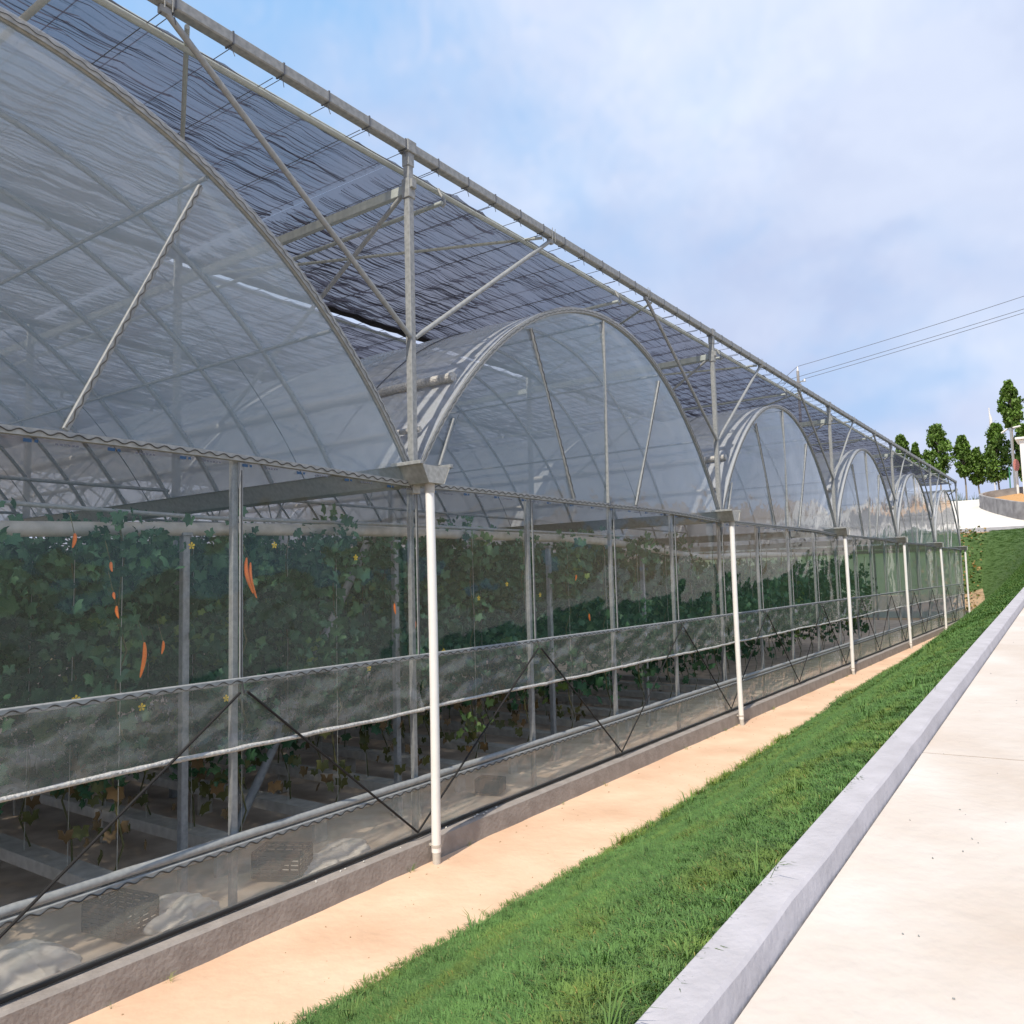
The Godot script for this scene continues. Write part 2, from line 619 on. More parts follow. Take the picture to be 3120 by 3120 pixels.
func cloth_mesh(x0: float, x1: float, z_len: float, sd: float) -> ArrayMesh:
	# knitted net lying on wires 0.5 m apart: it sags between them and is gathered into folds that run along the rail
	var nx := 300
	var nz := 160
	var fr := FastNoiseLite.new()
	fr.seed = 77; fr.frequency = 1.0; fr.fractal_octaves = 3
	var one := FastNoiseLite.new()
	one.seed = 78; one.frequency = 1.0; one.fractal_octaves = 1
	var rows := []
	for i in nz + 1:
		var z := -z_len * i / nz
		var ph := fposmod(-z, 0.5) / 0.5
		var hang := 1.0 - pow(2.0 * ph - 1.0, 2.0)
		var r := []
		for j in nx + 1:
			var t := float(j) / nx
			var x := lerpf(x0, x1, t)
			var sag := -0.030 * hang * (0.75 + 0.5 * fr.get_noise_2d(x * 0.6, z * 0.5 + sd))
			var bend := x + 0.05 * fr.get_noise_2d(z * 0.30 + sd, x * 0.2) + 0.02 * hang
			var gather := clampf(0.35 + 0.75 * t + 0.9 * one.get_noise_2d(x * 0.7 + 9.0, z * 0.45 - sd), 0.12, 1.5)
			var rip := 0.030 * one.get_noise_2d(bend * 7.0, z * 0.40 + sd * 3.0) + 0.026 * one.get_noise_2d(bend * 19.0, z * 0.55 - sd)
			r.append(Vector3(x, sag + rip * gather * smoothstep(0.0, 0.2, minf(-z, z_len + z)), z))
		rows.append(r)
	var m := MB.new()
	m.grid(rows)
	# pinched pleats: narrow folds hanging from the net, longer towards the gathered end
	var r := RandomNumberGenerator.new()
	r.seed = int(sd * 7.0) + 5
	for i in int(absf(x1 - x0) * 480.0):
		var t := 1.0 - pow(r.randf(), 1.35)
		var x := lerpf(x0, x1, t)
		var z := 1.2 - r.randf() * (z_len + 1.2)
		var len := r.randf_range(0.35, 1.7)
		var high := r.randf_range(0.004, 0.021) * (0.6 + 0.5 * t)
		var drift := r.randf_range(-0.045, 0.02)
		var top := []
		var low := []
		for q in 9:
			var f := q / 8.0
			var zz := z - len * f
			if zz > -0.01 or zz < -z_len + 0.01: continue
			var xx := clampf(x + drift * f + 0.015 * fr.get_noise_2d(zz * 0.8 + sd, x), minf(x0, x1) + 0.01, maxf(x0, x1) - 0.01)
			var cell: Array = rows[clampi(int(round(-zz / z_len * nz)), 0, nz)]
			var p: Vector3 = cell[clampi(int(round((xx - x0) / (x1 - x0) * nx)), 0, nx)]
			top.append(Vector3(xx, p.y + 0.003, zz))
			low.append(Vector3(xx + 0.006, p.y - high * sin(PI * f), zz))
		if top.size() > 1: m.grid([top, low])
	return m.mesh()

func film_panel(a: Vector3, b: Vector3, lo: float, hi: float, nx: int, ny: int, amp: float, sd: float) -> ArrayMesh:
	# a sheet on the wall between two places, from height lo to hi, with slack in it
	var rows := []
	for i in ny + 1:
		var r := []
		for j in nx + 1:
			var u := float(j) / nx
			var t := float(i) / ny
			var p := a.lerp(b, u)
			p.y = lerpf(lo, hi, t)
			var edge := sin(PI * t)
			p.x += amp * edge * (wob.get_noise_2d(p.z * 9.0 + sd, p.y * 14.0) + 0.4 * wob.get_noise_2d(p.z * 30.0 + sd, p.y * 40.0))
			r.append(p)
		rows.append(r)
	var m := MB.new()
	m.grid(rows)
	return m.mesh()

func greenhouse() -> void:
	var g := thing("greenhouse", "long multi-span film greenhouse with round arched gables under a dark shade net", "greenhouse", P(0, 0, 0))
	var o := -P(0, 0, 0)   # world to the greenhouse's own axes
	# --- shared meshes
	var bow := MB.new(); bow.tube(arch_pts(40), 0.025, 6, false)
	var bow_m := bow.mesh()
	var thin := MB.new(); thin.tube(arch_pts(32), 0.007, 4, false)
	var thin_m := thin.mesh()
	var end_arch := MB.new(); end_arch.tube(arch_pts(64, -0.012), 0.024, 8)
	var end_m := end_arch.mesh()
	var lock := MB.new()
	var rows := []
	for e in [[0.010, 0.026], [0.034, 0.026], [0.034, 0.0], [0.034, -0.026], [0.010, -0.026]]:
		var r := []
		for p in arch_pts(64, e[1]): r.append(p + Vector3(e[0], 0, 0))
		rows.append(r)
	for i in 4: lock.grid([rows[i], rows[i + 1]])
	var lock_m := lock.mesh()
	var arch_spring := wiggle(_shift(arch_pts(64, 0.0), Vector3(0.040, 0, 0)), 0.006, 0.115, 0.003)
	var rail_spring := wiggle(line(Vector3(0.046, 0, 0), Vector3(0.046, 0, -SPAN)), 0.011, 0.12, 0.0045)
	var purlin_m := tube_mesh(Vector3(0, 0, 0), Vector3(-DEPTH, 0, 0), 0.017, 6)
	var strap_m := MB.new(); strap_m.box(Vector3.ZERO, Vector3(0.106, 0.106, 0.014))
	var strap_mesh := strap_m.mesh()
	var wire_m := tube_mesh(Vector3(0.02, 0, 0), Vector3(-DEPTH, 0, 0), 0.0045, 4)
	var stud := MB.new()
	# film over the roof, with slack between the bows
	# --- spans
	for k in range(FIRST, LAST):
		var sp := folder("vaulted_span", g, P(0, 0, k) + o)
		var near := k < 2
		for i in range(1, int(DEPTH) + 1):
			if k > 1 and i > 14: break
			part("roof_bow", bow_m, M.steel, sp, Vector3(-i, -0.02, 0))
			if near and i in [2, 5, 8]: part("film_strap", thin_m, M.wire, sp, Vector3(-i + 0.5, 0.03, 0))
		part("gable_arch", end_m, M.steel, sp)
		part("lock_channel", lock_m, M.steel, sp)
		if k < 4: part("spring_wire", arch_spring, M.spring, sp)
		for u in [0.12, 0.28, 0.5, 0.72, 0.88]:
			part("purlin", purlin_m, M.steel, sp, arch(u) + Vector3(-0.02, -0.045, 0))
		# roof film
		rows = []
		for i in 49:
			var r := []
			var u := i / 48.0
			var p := arch(u)
			var t := arch(minf(u + 0.01, 1.0)) - arch(maxf(u - 0.01, 0.0))
			var nr := Vector3(0, -t.z, t.y).normalized()
			for j in 97:
				var x := 0.03 - DEPTH * j / 96.0
				var ph := fposmod(-x, 1.0)
				var sag := -0.03 * (1.0 - pow(2.0 * ph - 1.0, 2.0)) + 0.007 * wob.get_noise_2d(x * 60.0, u * 90.0 + k * 77.0) + 0.009 * smoothstep(0.0, 0.05, u) * wob.get_noise_2d(x * 140.0 + u * 160.0, u * 60.0 + k * 31.0)
				r.append(p + nr * (0.045 + sag) + Vector3(x, 0, 0))
			rows.append(r)
		var mm := MB.new(); mm.grid(rows)
		part("roof_film", mm.mesh(), M.film_roof, sp)
		# rolled side vents along the near flank of the vault
		for vent in [[0.105, 0.055], [0.035, 0.03]]:
			var pts := PackedVector3Array()
			var rad := []
			for j in 61:
				var x := 0.0 - (DEPTH if vent[1] > 0.04 else 12.0) * j / 60.0
				pts.append(arch(vent[0]) + Vector3(x - 0.14, 0.03 + 0.012 * wob.get_noise_1d(x * 60.0 + k * 50.0), 0.075))
				rad.append(vent[1] * (1.0 + 0.25 * wob.get_noise_1d(x * 130.0 + k * 99.0)))
			mm = MB.new(); mm.tube(pts, rad, 8)
			part("vent_roll", mm.mesh(), M.film_roll, sp)
		# gable film up to the arch
		rows = []
		for i in 13:
			var r := []
			for j in 41:
				var u := j / 40.0
				var a := arch(u)
				var y := lerpf(tie_y(u), a.y - 0.0, i / 12.0)
				var bulge := 0.05 * sin(PI * u) * sin(PI * i / 12.0)
				r.append(Vector3(0.006 + bulge * 0.6 + 0.022 * sin(PI * i / 12.0) * wob.get_noise_2d(u * 110.0 + k * 40.0, y * 22.0), y, a.z))
			rows.append(r)
		mm = MB.new(); mm.grid(rows)
		part("gable_film", mm.mesh(), M.film_gable, sp)
		# gable studs with their spring wire
		for st in [[0.262, 5.50, 0.372, 3.50], [0.488, 6.04, 0.482, 3.50], [0.706, 5.52, 0.586, 3.52], [0.075, 4.18, 0.045, 3.66]]:
			var a := Vector3(0.03, st[1], -SPAN * st[0])
			var b := Vector3(0.03, st[3], -SPAN * st[2])
			mm = MB.new()
			mm.beam(a, b, 0.026, 0.042 if st[0] > 0.1 else 0.025, 0.005)
			part("gable_stud", mm.mesh(), M.steel, sp)
			if k < 3 and st[0] > 0.1:
				part("spring_wire", wiggle(line(a + Vector3(0.017, 0, 0), b + Vector3(0.017, 0, 0)), 0.008, 0.12, 0.004), M.spring, sp)
		# inner truss ties of the vault
		for i in [4, 8, 12, 16, 20]:
			part("tie_tube", tube_mesh(Vector3(-i, HG + 0.12, -0.1), Vector3(-i, HG + 0.12, -SPAN + 0.1), 0.022, 6), M.steel, sp)
			if near:
				for tr in [[0.28, 0.42], [0.5, 0.42], [0.5, 0.58], [0.72, 0.58]]:
					part("truss_web", tube_mesh(arch(tr[0]) + Vector3(-i, 0, 0), Vector3(-i, HG + 0.12, -SPAN * tr[1]), 0.014, 6), M.steel, sp)
		wall_bay(g, k, o, rail_spring, sp)
	# --- gutters, downpipes, inner posts
	for k in range(FIRST, LAST + 1):
		gutter(g, k, o)
		downpipe(g, k, o)
		for j in range(1, 6):
			if k > 2 and j > 2: break
			part("inner_post", beam_mesh(P(-4.0 * j, -0.03, k) + o, P(-4.0 * j, HT, k) + o, 0.08, 0.08), M.steel, g)
	# --- closed side wall past the last span
	var side := folder("side_wall", g, P(0, 0, LAST) + o)
	var sm := MB.new()
	var sr := []
	for i in 13:
		var r := []
		for j in 49:
			var x := -DEPTH * j / 48.0
			var y := lerpf(0.1, HG - 0.16, i / 12.0)
			r.append(Vector3(x, y, -0.05 + 0.03 * wob.get_noise_2d(x * 30.0, y * 30.0)))
		sr.append(r)
	sm.grid(sr)
	part("side_film", sm.mesh(), M.film_roof, side)
	for j in 13: part("side_post", beam_mesh(Vector3(-2.0 * j, 0, 0), Vector3(-2.0 * j, HG - 0.17, 0), 0.06, 0.06), M.steel, side)
	# --- curb under the wall
	var m := MB.new()
	rows = []
	for i in 241:
		var k := lerpf(-1.0, 5.02, i / 240.0)
		var s := Z0 + SPAN * k
		var n1 := 0.008 * wob.get_noise_1d(s * 60.0)
		rows.append([P(-0.12, -0.2, k) + o, P(-0.12, 0.125 + n1 * 0.5, k) + o, P(0.115 + n1, 0.130 + n1 * 0.6, k) + o, P(0.135 + n1, 0.115, k) + o, P(0.150 + 0.01 * wob.get_noise_1d(s * 25.0 + 400.0), -0.2, k) + o])
	for f in 4:
		var rr := []
		for r in rows: rr.append([r[f], r[f + 1]])
		m.grid(rr)
	for i in m.n.size():
		var out := Vector3(m.v[i].x, m.v[i].y - 0.02, 0)
		if m.n[i].dot(out) < 0.0: m.n[i] = -m.n[i]
	part("curb_wall", fix(m), M.curb_concrete, g)
	# --- shade frame and net
	shade_frame(g, o, strap_mesh, wire_m)
	# --- zigzag ropes that hold the rolled curtain
	for k in range(FIRST, LAST):
		for h in 2:
			var ka := k + 0.5 * h
			for e in [[ka, ka + 0.25], [ka + 0.5, ka + 0.25]]:
				var lo := P(0.075, 0.2, e[0] - 0.012) + o
				var hi := P(0.085, 1.71, e[1] + (0.004 if e[0] > e[1] else -0.004)) + o
				part("rope", tube_mesh(lo, hi, 0.010, 6), M.rope, g)
			part("rope_hook", tube_mesh(P(0.06, 1.79, ka + 0.25) + o, P(0.085, 1.70, ka + 0.25) + o, 0.007, 5), M.spring, g)
	# small printed marks along the top of the wall film
	for k in range(-1, 2):
		for i in 15:
			var kk := k + 0.03 + i * 0.066
			var y := tie_y(fposmod(kk, 1.0)) - 0.055
			m = MB.new()
			m.box(P(0.030, y, kk) + o, Vector3(0.001, 0.022, 0.05))
			m.box(P(0.030, y, kk + 0.0065) + o, Vector3(0.001, 0.018, 0.022))
			part("print_mark", m.mesh(), M.print_blue, g)
			m = MB.new()
			for q in 6: m.box(P(0.030, y - 0.004, kk + 0.022 + q * 0.0032) + o, Vector3(0.001, 0.012, 0.017))
			part("print_mark", m.mesh(), M.print_grey, g)

func _shift(pts: PackedVector3Array, d: Vector3) -> PackedVector3Array:
	var o := PackedVector3Array()
	for p in pts: o.append(p + d)
	return o

func tie_y(u: float) -> float:
	# the rail at the foot of the gable is bowed a little upwards
	return 3.44 + 0.05 * sin(PI * clampf(u, 0.0, 1.0)) + 0.02 * sin(TAU * 1.0 * u + 2.4) * sin(PI * u)

func wall_bay(g: Node3D, k: int, o: Vector3, rail_spring: ArrayMesh, sp: Node3D) -> void:
	var w := folder("wall_bay", g, P(0, 0, k) + o)
	# posts at quarter points; the last span closes with one more
	for q in (5 if k == LAST - 1 else 4):
		var z := -SPAN * 0.25 * q
		part("wall_post", beam_mesh(Vector3(-0.045, 0.1, z), Vector3(-0.045, tie_y(q * 0.25) - 0.02, z), 0.055, 0.05), M.steel, w)
		part("post_channel", beam_mesh(Vector3(0.020, 1.80, z - 0.02), Vector3(0.020, tie_y(q * 0.25) - 0.035, z - 0.02), 0.030, 0.012, 0.003), M.steel, w)
		var lip := MB.new()
		lip.box(Vector3(0.0265, (1.80 + 3.40) * 0.5, z - 0.02), Vector3(0.003, 1.58, 0.008))
		part("channel_slot", lip.mesh(), M.spring, w)
	# bowed tie rail under the gable
	var pts := PackedVector3Array()
	for i in 25: pts.append(Vector3(0.012, tie_y(i / 24.0), -SPAN * i / 24.0))
	var m := MB.new()
	for i in 24: m.beam(pts[i], pts[i + 1], 0.05, 0.05, 0.0)
	part("tie_rail", m.mesh(), M.steel, w)
	if k < 4: part("spring_wire", wiggle(_shift(pts, Vector3(0.034, 0.0, 0)), 0.011, 0.12, 0.0045), M.spring, w)
	# middle rail, the tube of the apron, foot rail
	part("middle_rail", beam_mesh(Vector3(0.020, 1.79, 0), Vector3(0.020, 1.79, -SPAN), 0.04, 0.045), M.steel, w)
	if k < 4: part("spring_wire", rail_spring, M.spring, w, Vector3(0, 1.785, 0))
	m = MB.new(); m.tube(line(Vector3(0.0, 0.64, 0), Vector3(0.0, 0.64, -SPAN)), 0.033, 10)
	part("apron_tube", m.mesh(), M.steel, w)
	part("apron_rail", beam_mesh(Vector3(0.024, 0.585, 0), Vector3(0.024, 0.585, -SPAN), 0.035, 0.04), M.steel, w)
	if k < 4: part("spring_wire", rail_spring, M.spring, w, Vector3(0.0, 0.58, 0))
	part("foot_rail", beam_mesh(Vector3(0.024, 0.155, 0), Vector3(0.024, 0.155, -SPAN), 0.03, 0.03), M.black, w)
	# films
	part("wall_film", film_panel(Vector3(0.010, 0, 0), Vector3(0.010, 0, -SPAN), 1.80, 3.43, 48, 16, 0.028, k * 53.0), M.film_wall, w)
	# the rolled-up curtain below the middle rail
	var rows := []
	var edge := []
	for i in 15:
		var r := []
		var t := i / 14.0
		for j in 81:
			var u := j / 80.0
			var z := -SPAN * u
			var low := 1.30 + 0.012 * wob.get_noise_1d(u * 160.0 + k * 88.0) + 0.008 * sin(u * 13.0 + k)
			var y := lerpf(low, 1.785, t)
			var pull := 0.0
			for q in 5: pull += exp(-pow((u - q * 0.25) / 0.03, 2.0))
			var fold := sin((z * 9.0 + y * 16.0 * signf(sin(u * TAU * 4.0))) + 3.0 * wob.get_noise_2d(z * 20.0, y * 30.0))
			var x := 0.052 + 0.012 * (1.0 - t) + (0.007 + 0.012 * pull) * fold * (1.0 - t * 0.3) + 0.02 * wob.get_noise_2d(z * 50.0 + k * 17.0, y * 120.0)
			r.append(Vector3(x, y, z))
			if i == 0: edge.append(Vector3(x, y, z))
		rows.append(r)
	m = MB.new(); m.grid(rows)
	part("curtain_film", m.mesh(), M.film_curtain, w)
	var rad := []
	for j in 81: rad.append(0.016 + 0.009 * absf(wob.get_noise_1d(j * 19.0 + k * 300.0)))
	m = MB.new(); m.tube(PackedVector3Array(edge), rad, 8)
	part("curtain_roll", m.mesh(), M.film_roll, w)
	part("apron_film", film_panel(Vector3(0.028, 0, 0), Vector3(0.028, 0, -SPAN), 0.135, 0.59, 64, 8, 0.035, k * 21.0 + 7.0), M.film_apron, w)

func gutter(g: Node3D, k: int, o: Vector3) -> void:
	var gt := folder("gutter", g, P(0, 0, k) + o)
	# trough section, z across
	var sec := [Vector2(-0.24, 0.0), Vector2(-0.20, 0.0), Vector2(-0.11, -0.17), Vector2(0.11, -0.17), Vector2(0.20, 0.0), Vector2(0.24, 0.0)]
	var m := MB.new()
	for i in sec.size() - 1:
		m.quad(Vector3(0.30, HG + sec[i].y, sec[i].x), Vector3(-DEPTH, HG + sec[i].y, sec[i].x), Vector3(-DEPTH, HG + sec[i + 1].y, sec[i + 1].x), Vector3(0.30, HG + sec[i + 1].y, sec[i + 1].x))
	part("trough", m.mesh(), M.zinc, gt)
	m = MB.new()
	m.quad(Vector3(0.295, HG - 0.17, -0.11), Vector3(0.295, HG - 0.17, 0.11), Vector3(0.295, HG - 0.004, 0.20), Vector3(0.295, HG - 0.004, -0.20))
	part("end_plate", m.mesh(), M.zinc, gt)
	m = MB.new()
	m.box(Vector3(0.12, HG + 0.012, 0.215), Vector3(0.38, 0.035, 0.05), Basis(), 0.004)
	part("flange", m.mesh(), M.steel, gt)
	m = MB.new()
	m.box(Vector3(0.12, HG + 0.012, -0.215), Vector3(0.38, 0.035, 0.05), Basis(), 0.004)
	part("flange", m.mesh(), M.steel, gt)
	# gusset from wall to trough
	m = MB.new()
	m.quad(Vector3(0.03, HG - 0.02, 0.17), Vector3(0.03, HG - 0.17, 0.10), Vector3(0.03, HG - 0.26, 0.02), Vector3(0.03, HG - 0.26, 0.05))
	m.box(Vector3(0.0, HG - 0.10, 0.0), Vector3(0.10, 0.3, 0.10), Basis(), 0.005)
	part("gusset", m.mesh(), M.zinc, gt)

func downpipe(g: Node3D, k: int, o: Vector3) -> void:
	var d := folder("downpipe", g, P(0.21, 0, k) + o)
	var pts := PackedVector3Array()
	for i in 13:
		var y := lerpf(3.36, 0.02, i / 12.0)
		var bow := 0.012 * sin(PI * i / 12.0) * (1.0 if k % 2 == 0 else -0.6)
		pts.append(Vector3(0.0 + bow, y, 0))
	var m := MB.new(); m.tube(pts, 0.043, 16)
	part("pipe", m.mesh(), M.pvc, d)
	m = MB.new(); m.tube(line(Vector3(0, 3.455, 0), Vector3(0, 3.345, 0)), 0.049, 16)
	part("collar", m.mesh(), M.pvc_collar, d)
	m = MB.new(); m.tube(line(Vector3(0, 0.09, 0), Vector3(0, 0.065, 0)), 0.047, 16)
	m.box(Vector3(-0.05, 0.078, 0), Vector3(0.08, 0.02, 0.02))
	part("clamp", m.mesh(), M.pvc_collar, d)
	m = MB.new(); m.tube(line(Vector3(0, 0.05, 0), Vector3(0.012, -0.09, 0.01)), 0.038, 12)
	part("foot_stub", m.mesh(), M.pvc_collar, d)
	if k in [2, 3, 4]:
		m = MB.new(); m.tube(line(Vector3(0, 0.62, 0), Vector3(0, 0.56, 0)), 0.0465, 16)
		part("joint_sleeve", m.mesh(), M.pvc, d)

func shade_frame(g: Node3D, o: Vector3, strap_mesh: ArrayMesh, wire_m: ArrayMesh) -> void:
	var f := folder("shade_frame", g, Vector3.ZERO)
	for k in range(FIRST, LAST + 1):
		if k < LAST:
			part("top_rail", beam_mesh(P(0, HT, k) + o, P(0, HT, k + 1 - 0.0005) + o, 0.10, 0.10, 0.010), M.steel, f)
		part("pole", beam_mesh(P(0, HG - 0.15, k) + o, P(0, HT - 0.05, k) + o, 0.075, 0.075, 0.008), M.steel, f)
		var m := MB.new()
		m.box(P(0, HT - 0.0, k) + o, Vector3(0.125, 0.125, 0.13), Basis(), 0.006)
		m.box(P(0, HT - 0.13, k) + o, Vector3(0.09, 0.14, 0.09), Basis(), 0.006)
		part("pole_cap", m.mesh(), M.steel, f)
		m = MB.new()
		m.box(P(0.0, 6.42, k) + o, Vector3(0.10, 0.20, 0.10), Basis(), 0.006)
		m.box(P(0.055, 6.46, k) + o, Vector3(0.05, 0.09, 0.07), Basis(), 0.004)
		part("beam_bracket", m.mesh(), M.steel, f)
		part("cross_beam", beam_mesh(P(-0.05, 6.42, k) + o, P(-DEPTH, 6.42, k) + o, 0.06, 0.10), M.cream_tube, f)
		for e in [-0.33, 0.33]:
			if k + e < FIRST - 0.1 or k + e > LAST + 0.1: continue
			part("brace", tube_mesh(P(0.02, 4.90, k + signf(e) * 0.004) + o, P(0.0, HT - 0.08, k + e) + o, 0.026, 8), M.steel, f)
			part("diagonal_tie", tube_mesh(P(-3.9, 6.50, k + signf(e) * 0.01) + o, P(0.0, HT - 0.10, k + e * 0.93) + o, 0.020, 8), M.cream_tube, f)
			m = MB.new()
			m.box(P(0.0, HT - 0.085, k + e) + o, Vector3(0.05, 0.06, 0.09), Basis(), 0.004)
			m.tube(line(P(0.055, HT - 0.1, k + e + 0.004) + o, P(0.058, HT + 0.07, k + e + 0.004) + o), 0.005, 5)
			m.tube(line(P(0.055, HT - 0.1, k + e - 0.004) + o, P(0.058, HT + 0.07, k + e - 0.004) + o), 0.005, 5)
			part("brace_clip", m.mesh(), M.steel, f)
		part("slant_brace", tube_mesh(P(-0.06, 6.40, k) + o, P(-3.1, 4.45, k) + o, 0.024, 8), M.steel, f)
	var front_nets := [cloth_mesh(-0.18, -3.94, SPAN - 0.002, 3.0), cloth_mesh(-0.18, -3.94, SPAN - 0.002, 31.0)]
	var inner_nets := [cloth_mesh(0.0, -3.86, SPAN - 0.002, 57.0)]
	# the tube that carries the net's front edge
	for k in range(FIRST, LAST):
		part("net_tube", tube_mesh(P(-0.20, HT - 0.135, k) + o, P(-0.20, HT - 0.135, k + 1) + o, 0.028, 8), M.cream_tube, f)
		part("net_tube", tube_mesh(P(-0.235, HT - 0.075, k) + o, P(-0.235, HT - 0.075, k + 1) + o, 0.016, 6), M.cream_tube, f)
		for h in [0.08, 0.58]:
			part("drive_tube", tube_mesh(P(-0.10, HT - 0.30, k + h) + o, P(-DEPTH, HT - 0.30, k + h) + o, 0.025, 8), M.cream_tube, f)
			var m := MB.new()
			m.tube(PackedVector3Array([P(-0.15, HT - 0.13, k + h) + o, P(-0.12, HT - 0.2, k + h) + o, P(-0.07, HT - 0.27, k + h) + o, P(-0.06, HT - 0.32, k + h) + o, P(-0.1, HT - 0.345, k + h) + o]), 0.016, 6)
			part("tube_hook", m.mesh(), M.steel, f)
		for i in 16:
			var kk := k + 0.0525 + i * 0.0625
			part("strap", strap_mesh, M.wire, f, P(0, HT, kk) + o)
			part("wire", wire_m, M.wire, f, P(0, HT - 0.075, kk) + o)
			if i % 2 == 0: part("wire", wire_m, M.wire, f, P(0, HT - 0.12, kk - 0.012) + o)
			var m := MB.new()
			m.tube(PackedVector3Array([P(0.01, HT - 0.055, kk) + o, P(0.03, HT - 0.09, kk) + o, P(0.035 + 0.01 * sin(i * 3.0), HT - 0.13 - 0.03 * absf(sin(i * 5.0 + k)), kk + 0.002) + o]), 0.004, 4)
			part("wire_tail", m.mesh(), M.wire, f)
		# net panels, 4 m deep, each drawn up into a roll at its inner end
		for j in 6:
			var x0 := -0.18 if j == 0 else -4.0 * j - (0.20 if j == 1 and k == 0 else 0.02)
			var x1 := -4.0 * (j + 1) + 0.06
			part("shade_net", front_nets[posmod(k, 2)] if j == 0 else inner_nets[0], M.shade_cloth, f, P(0.0 if j == 0 else x0, HT - 0.085, k) + o)
			var pts := PackedVector3Array()
			var rad := []
			for q in 41:
				var u := q / 40.0
				pts.append(P(x1 + 0.02, HT - 0.13 + 0.03 * wob.get_noise_1d(u * 200.0 + k * 70.0 + j * 33.0), k + u) + o)
				rad.append(0.05 + 0.02 * wob.get_noise_1d(u * 400.0 + k * 11.0 + j * 9.0))
			var m := MB.new(); m.tube(pts, rad, 8)
			part("net_roll", m.mesh(), M.cloth_roll, f)
			if j < 3:
				part("net_tube", tube_mesh(P(-4.0 * (j + 1) - 0.28, HT - 0.11, k) + o, P(-4.0 * (j + 1) - 0.28, HT - 0.11, k + 1) + o, 0.022, 6), M.cream_tube, f)
				for q in [0.05, 0.30, 0.55, 0.80]:
					m = MB.new()
					m.box(P(-4.0 * (j + 1) + 0.0, HT - 0.22, k + q) + o, Vector3(0.05, 0.14, 0.05), Basis(), 0.005)
					part("roll_bracket", m.mesh(), M.black, f)

# ---------------------------------------------------------------- plants inside
func leaf(m: MB, at: Vector3, b: Basis, r: float, col: Color) -> void:
	# a lobed gourd leaf, a little cupped
	var nr := (b * Vector3.UP).normalized()
	var i0 := m.vert(at + b * Vector3(0, 0.06 * r, 0), nr)
	m.c.append(col)
	var prof := [[-2.75, 0.55], [-2.1, 0.95], [-1.55, 0.68], [-0.95, 1.0], [-0.45, 0.72], [0.0, 1.12], [0.45, 0.72], [0.95, 1.0], [1.55, 0.68], [2.1, 0.95], [2.75, 0.55]]
	for q in prof:
		var out := (b * Vector3(sin(q[0]) * 0.45, 1.0, cos(q[0]) * 0.3)).normalized()
		m.vert(at + b * Vector3(sin(q[0]) * q[1] * r, -0.34 * r * q[1] * absf(sin(q[0])) - 0.22 * r * maxf(0.0, cos(q[0])), cos(q[0]) * q[1] * r), out)
		m.c.append(col)
	for i in prof.size() - 1: m.tri(i0, i0 + 1 + i, i0 + 2 + i)

func leaf_cluster(sd: int, count: int, rad: float, size: float) -> ArrayMesh:
	var r := RandomNumberGenerator.new()
	r.seed = sd
	var m := MB.new()
	for i in count:
		var at := Vector3(r.randf_range(-1, 1), r.randf_range(-1, 1), r.randf_range(-1, 1)) * rad
		var tilt := r.randf_range(0.5, 1.5)
		var b := Basis(Vector3.UP, r.randf() * TAU) * Basis(Vector3.RIGHT, tilt) * Basis(Vector3.UP, r.randf_range(-0.7, 0.7))
		var t := r.randf()
		leaf(m, at, b, size * r.randf_range(0.65, 1.25), Color(0.028 + 0.032 * t, 0.092 + 0.06 * t, 0.046 + 0.03 * t))
	return m.mesh()

func multi(called: String, mesh: Mesh, mt: Material, xf: Array, cols: Array, parent: Node) -> MultiMeshInstance3D:
	var mm := MultiMesh.new()
	mm.transform_format = MultiMesh.TRANSFORM_3D
	mm.use_colors = true
	mm.mesh = mesh
	mm.instance_count = xf.size()
	for i in xf.size():
		mm.set_instance_transform(i, xf[i])
		mm.set_instance_color(i, cols[i])
	var o := MultiMeshInstance3D.new()
	o.name = numbered(called) if parent == self else called
	o.multimesh = mm
	o.material_override = mt
	parent.add_child(o, true)
	o.set_meta("kind", "stuff")
	return o

func gourd_mesh(len: float, r: float, curve: float) -> ArrayMesh:
	var pts := PackedVector3Array()
	var rad := []
	for i in 11:
		var t := i / 10.0
		pts.append(Vector3(curve * t * t * len, -t * len, 0.15 * curve * sin(t * 4.0) * len))
		rad.append(r * pow(sin(PI * (0.06 + 0.90 * pow(t, 0.8))), 0.6))
	var m := MB.new()
	m.tube(pts, rad, 8)
	return m.mesh()

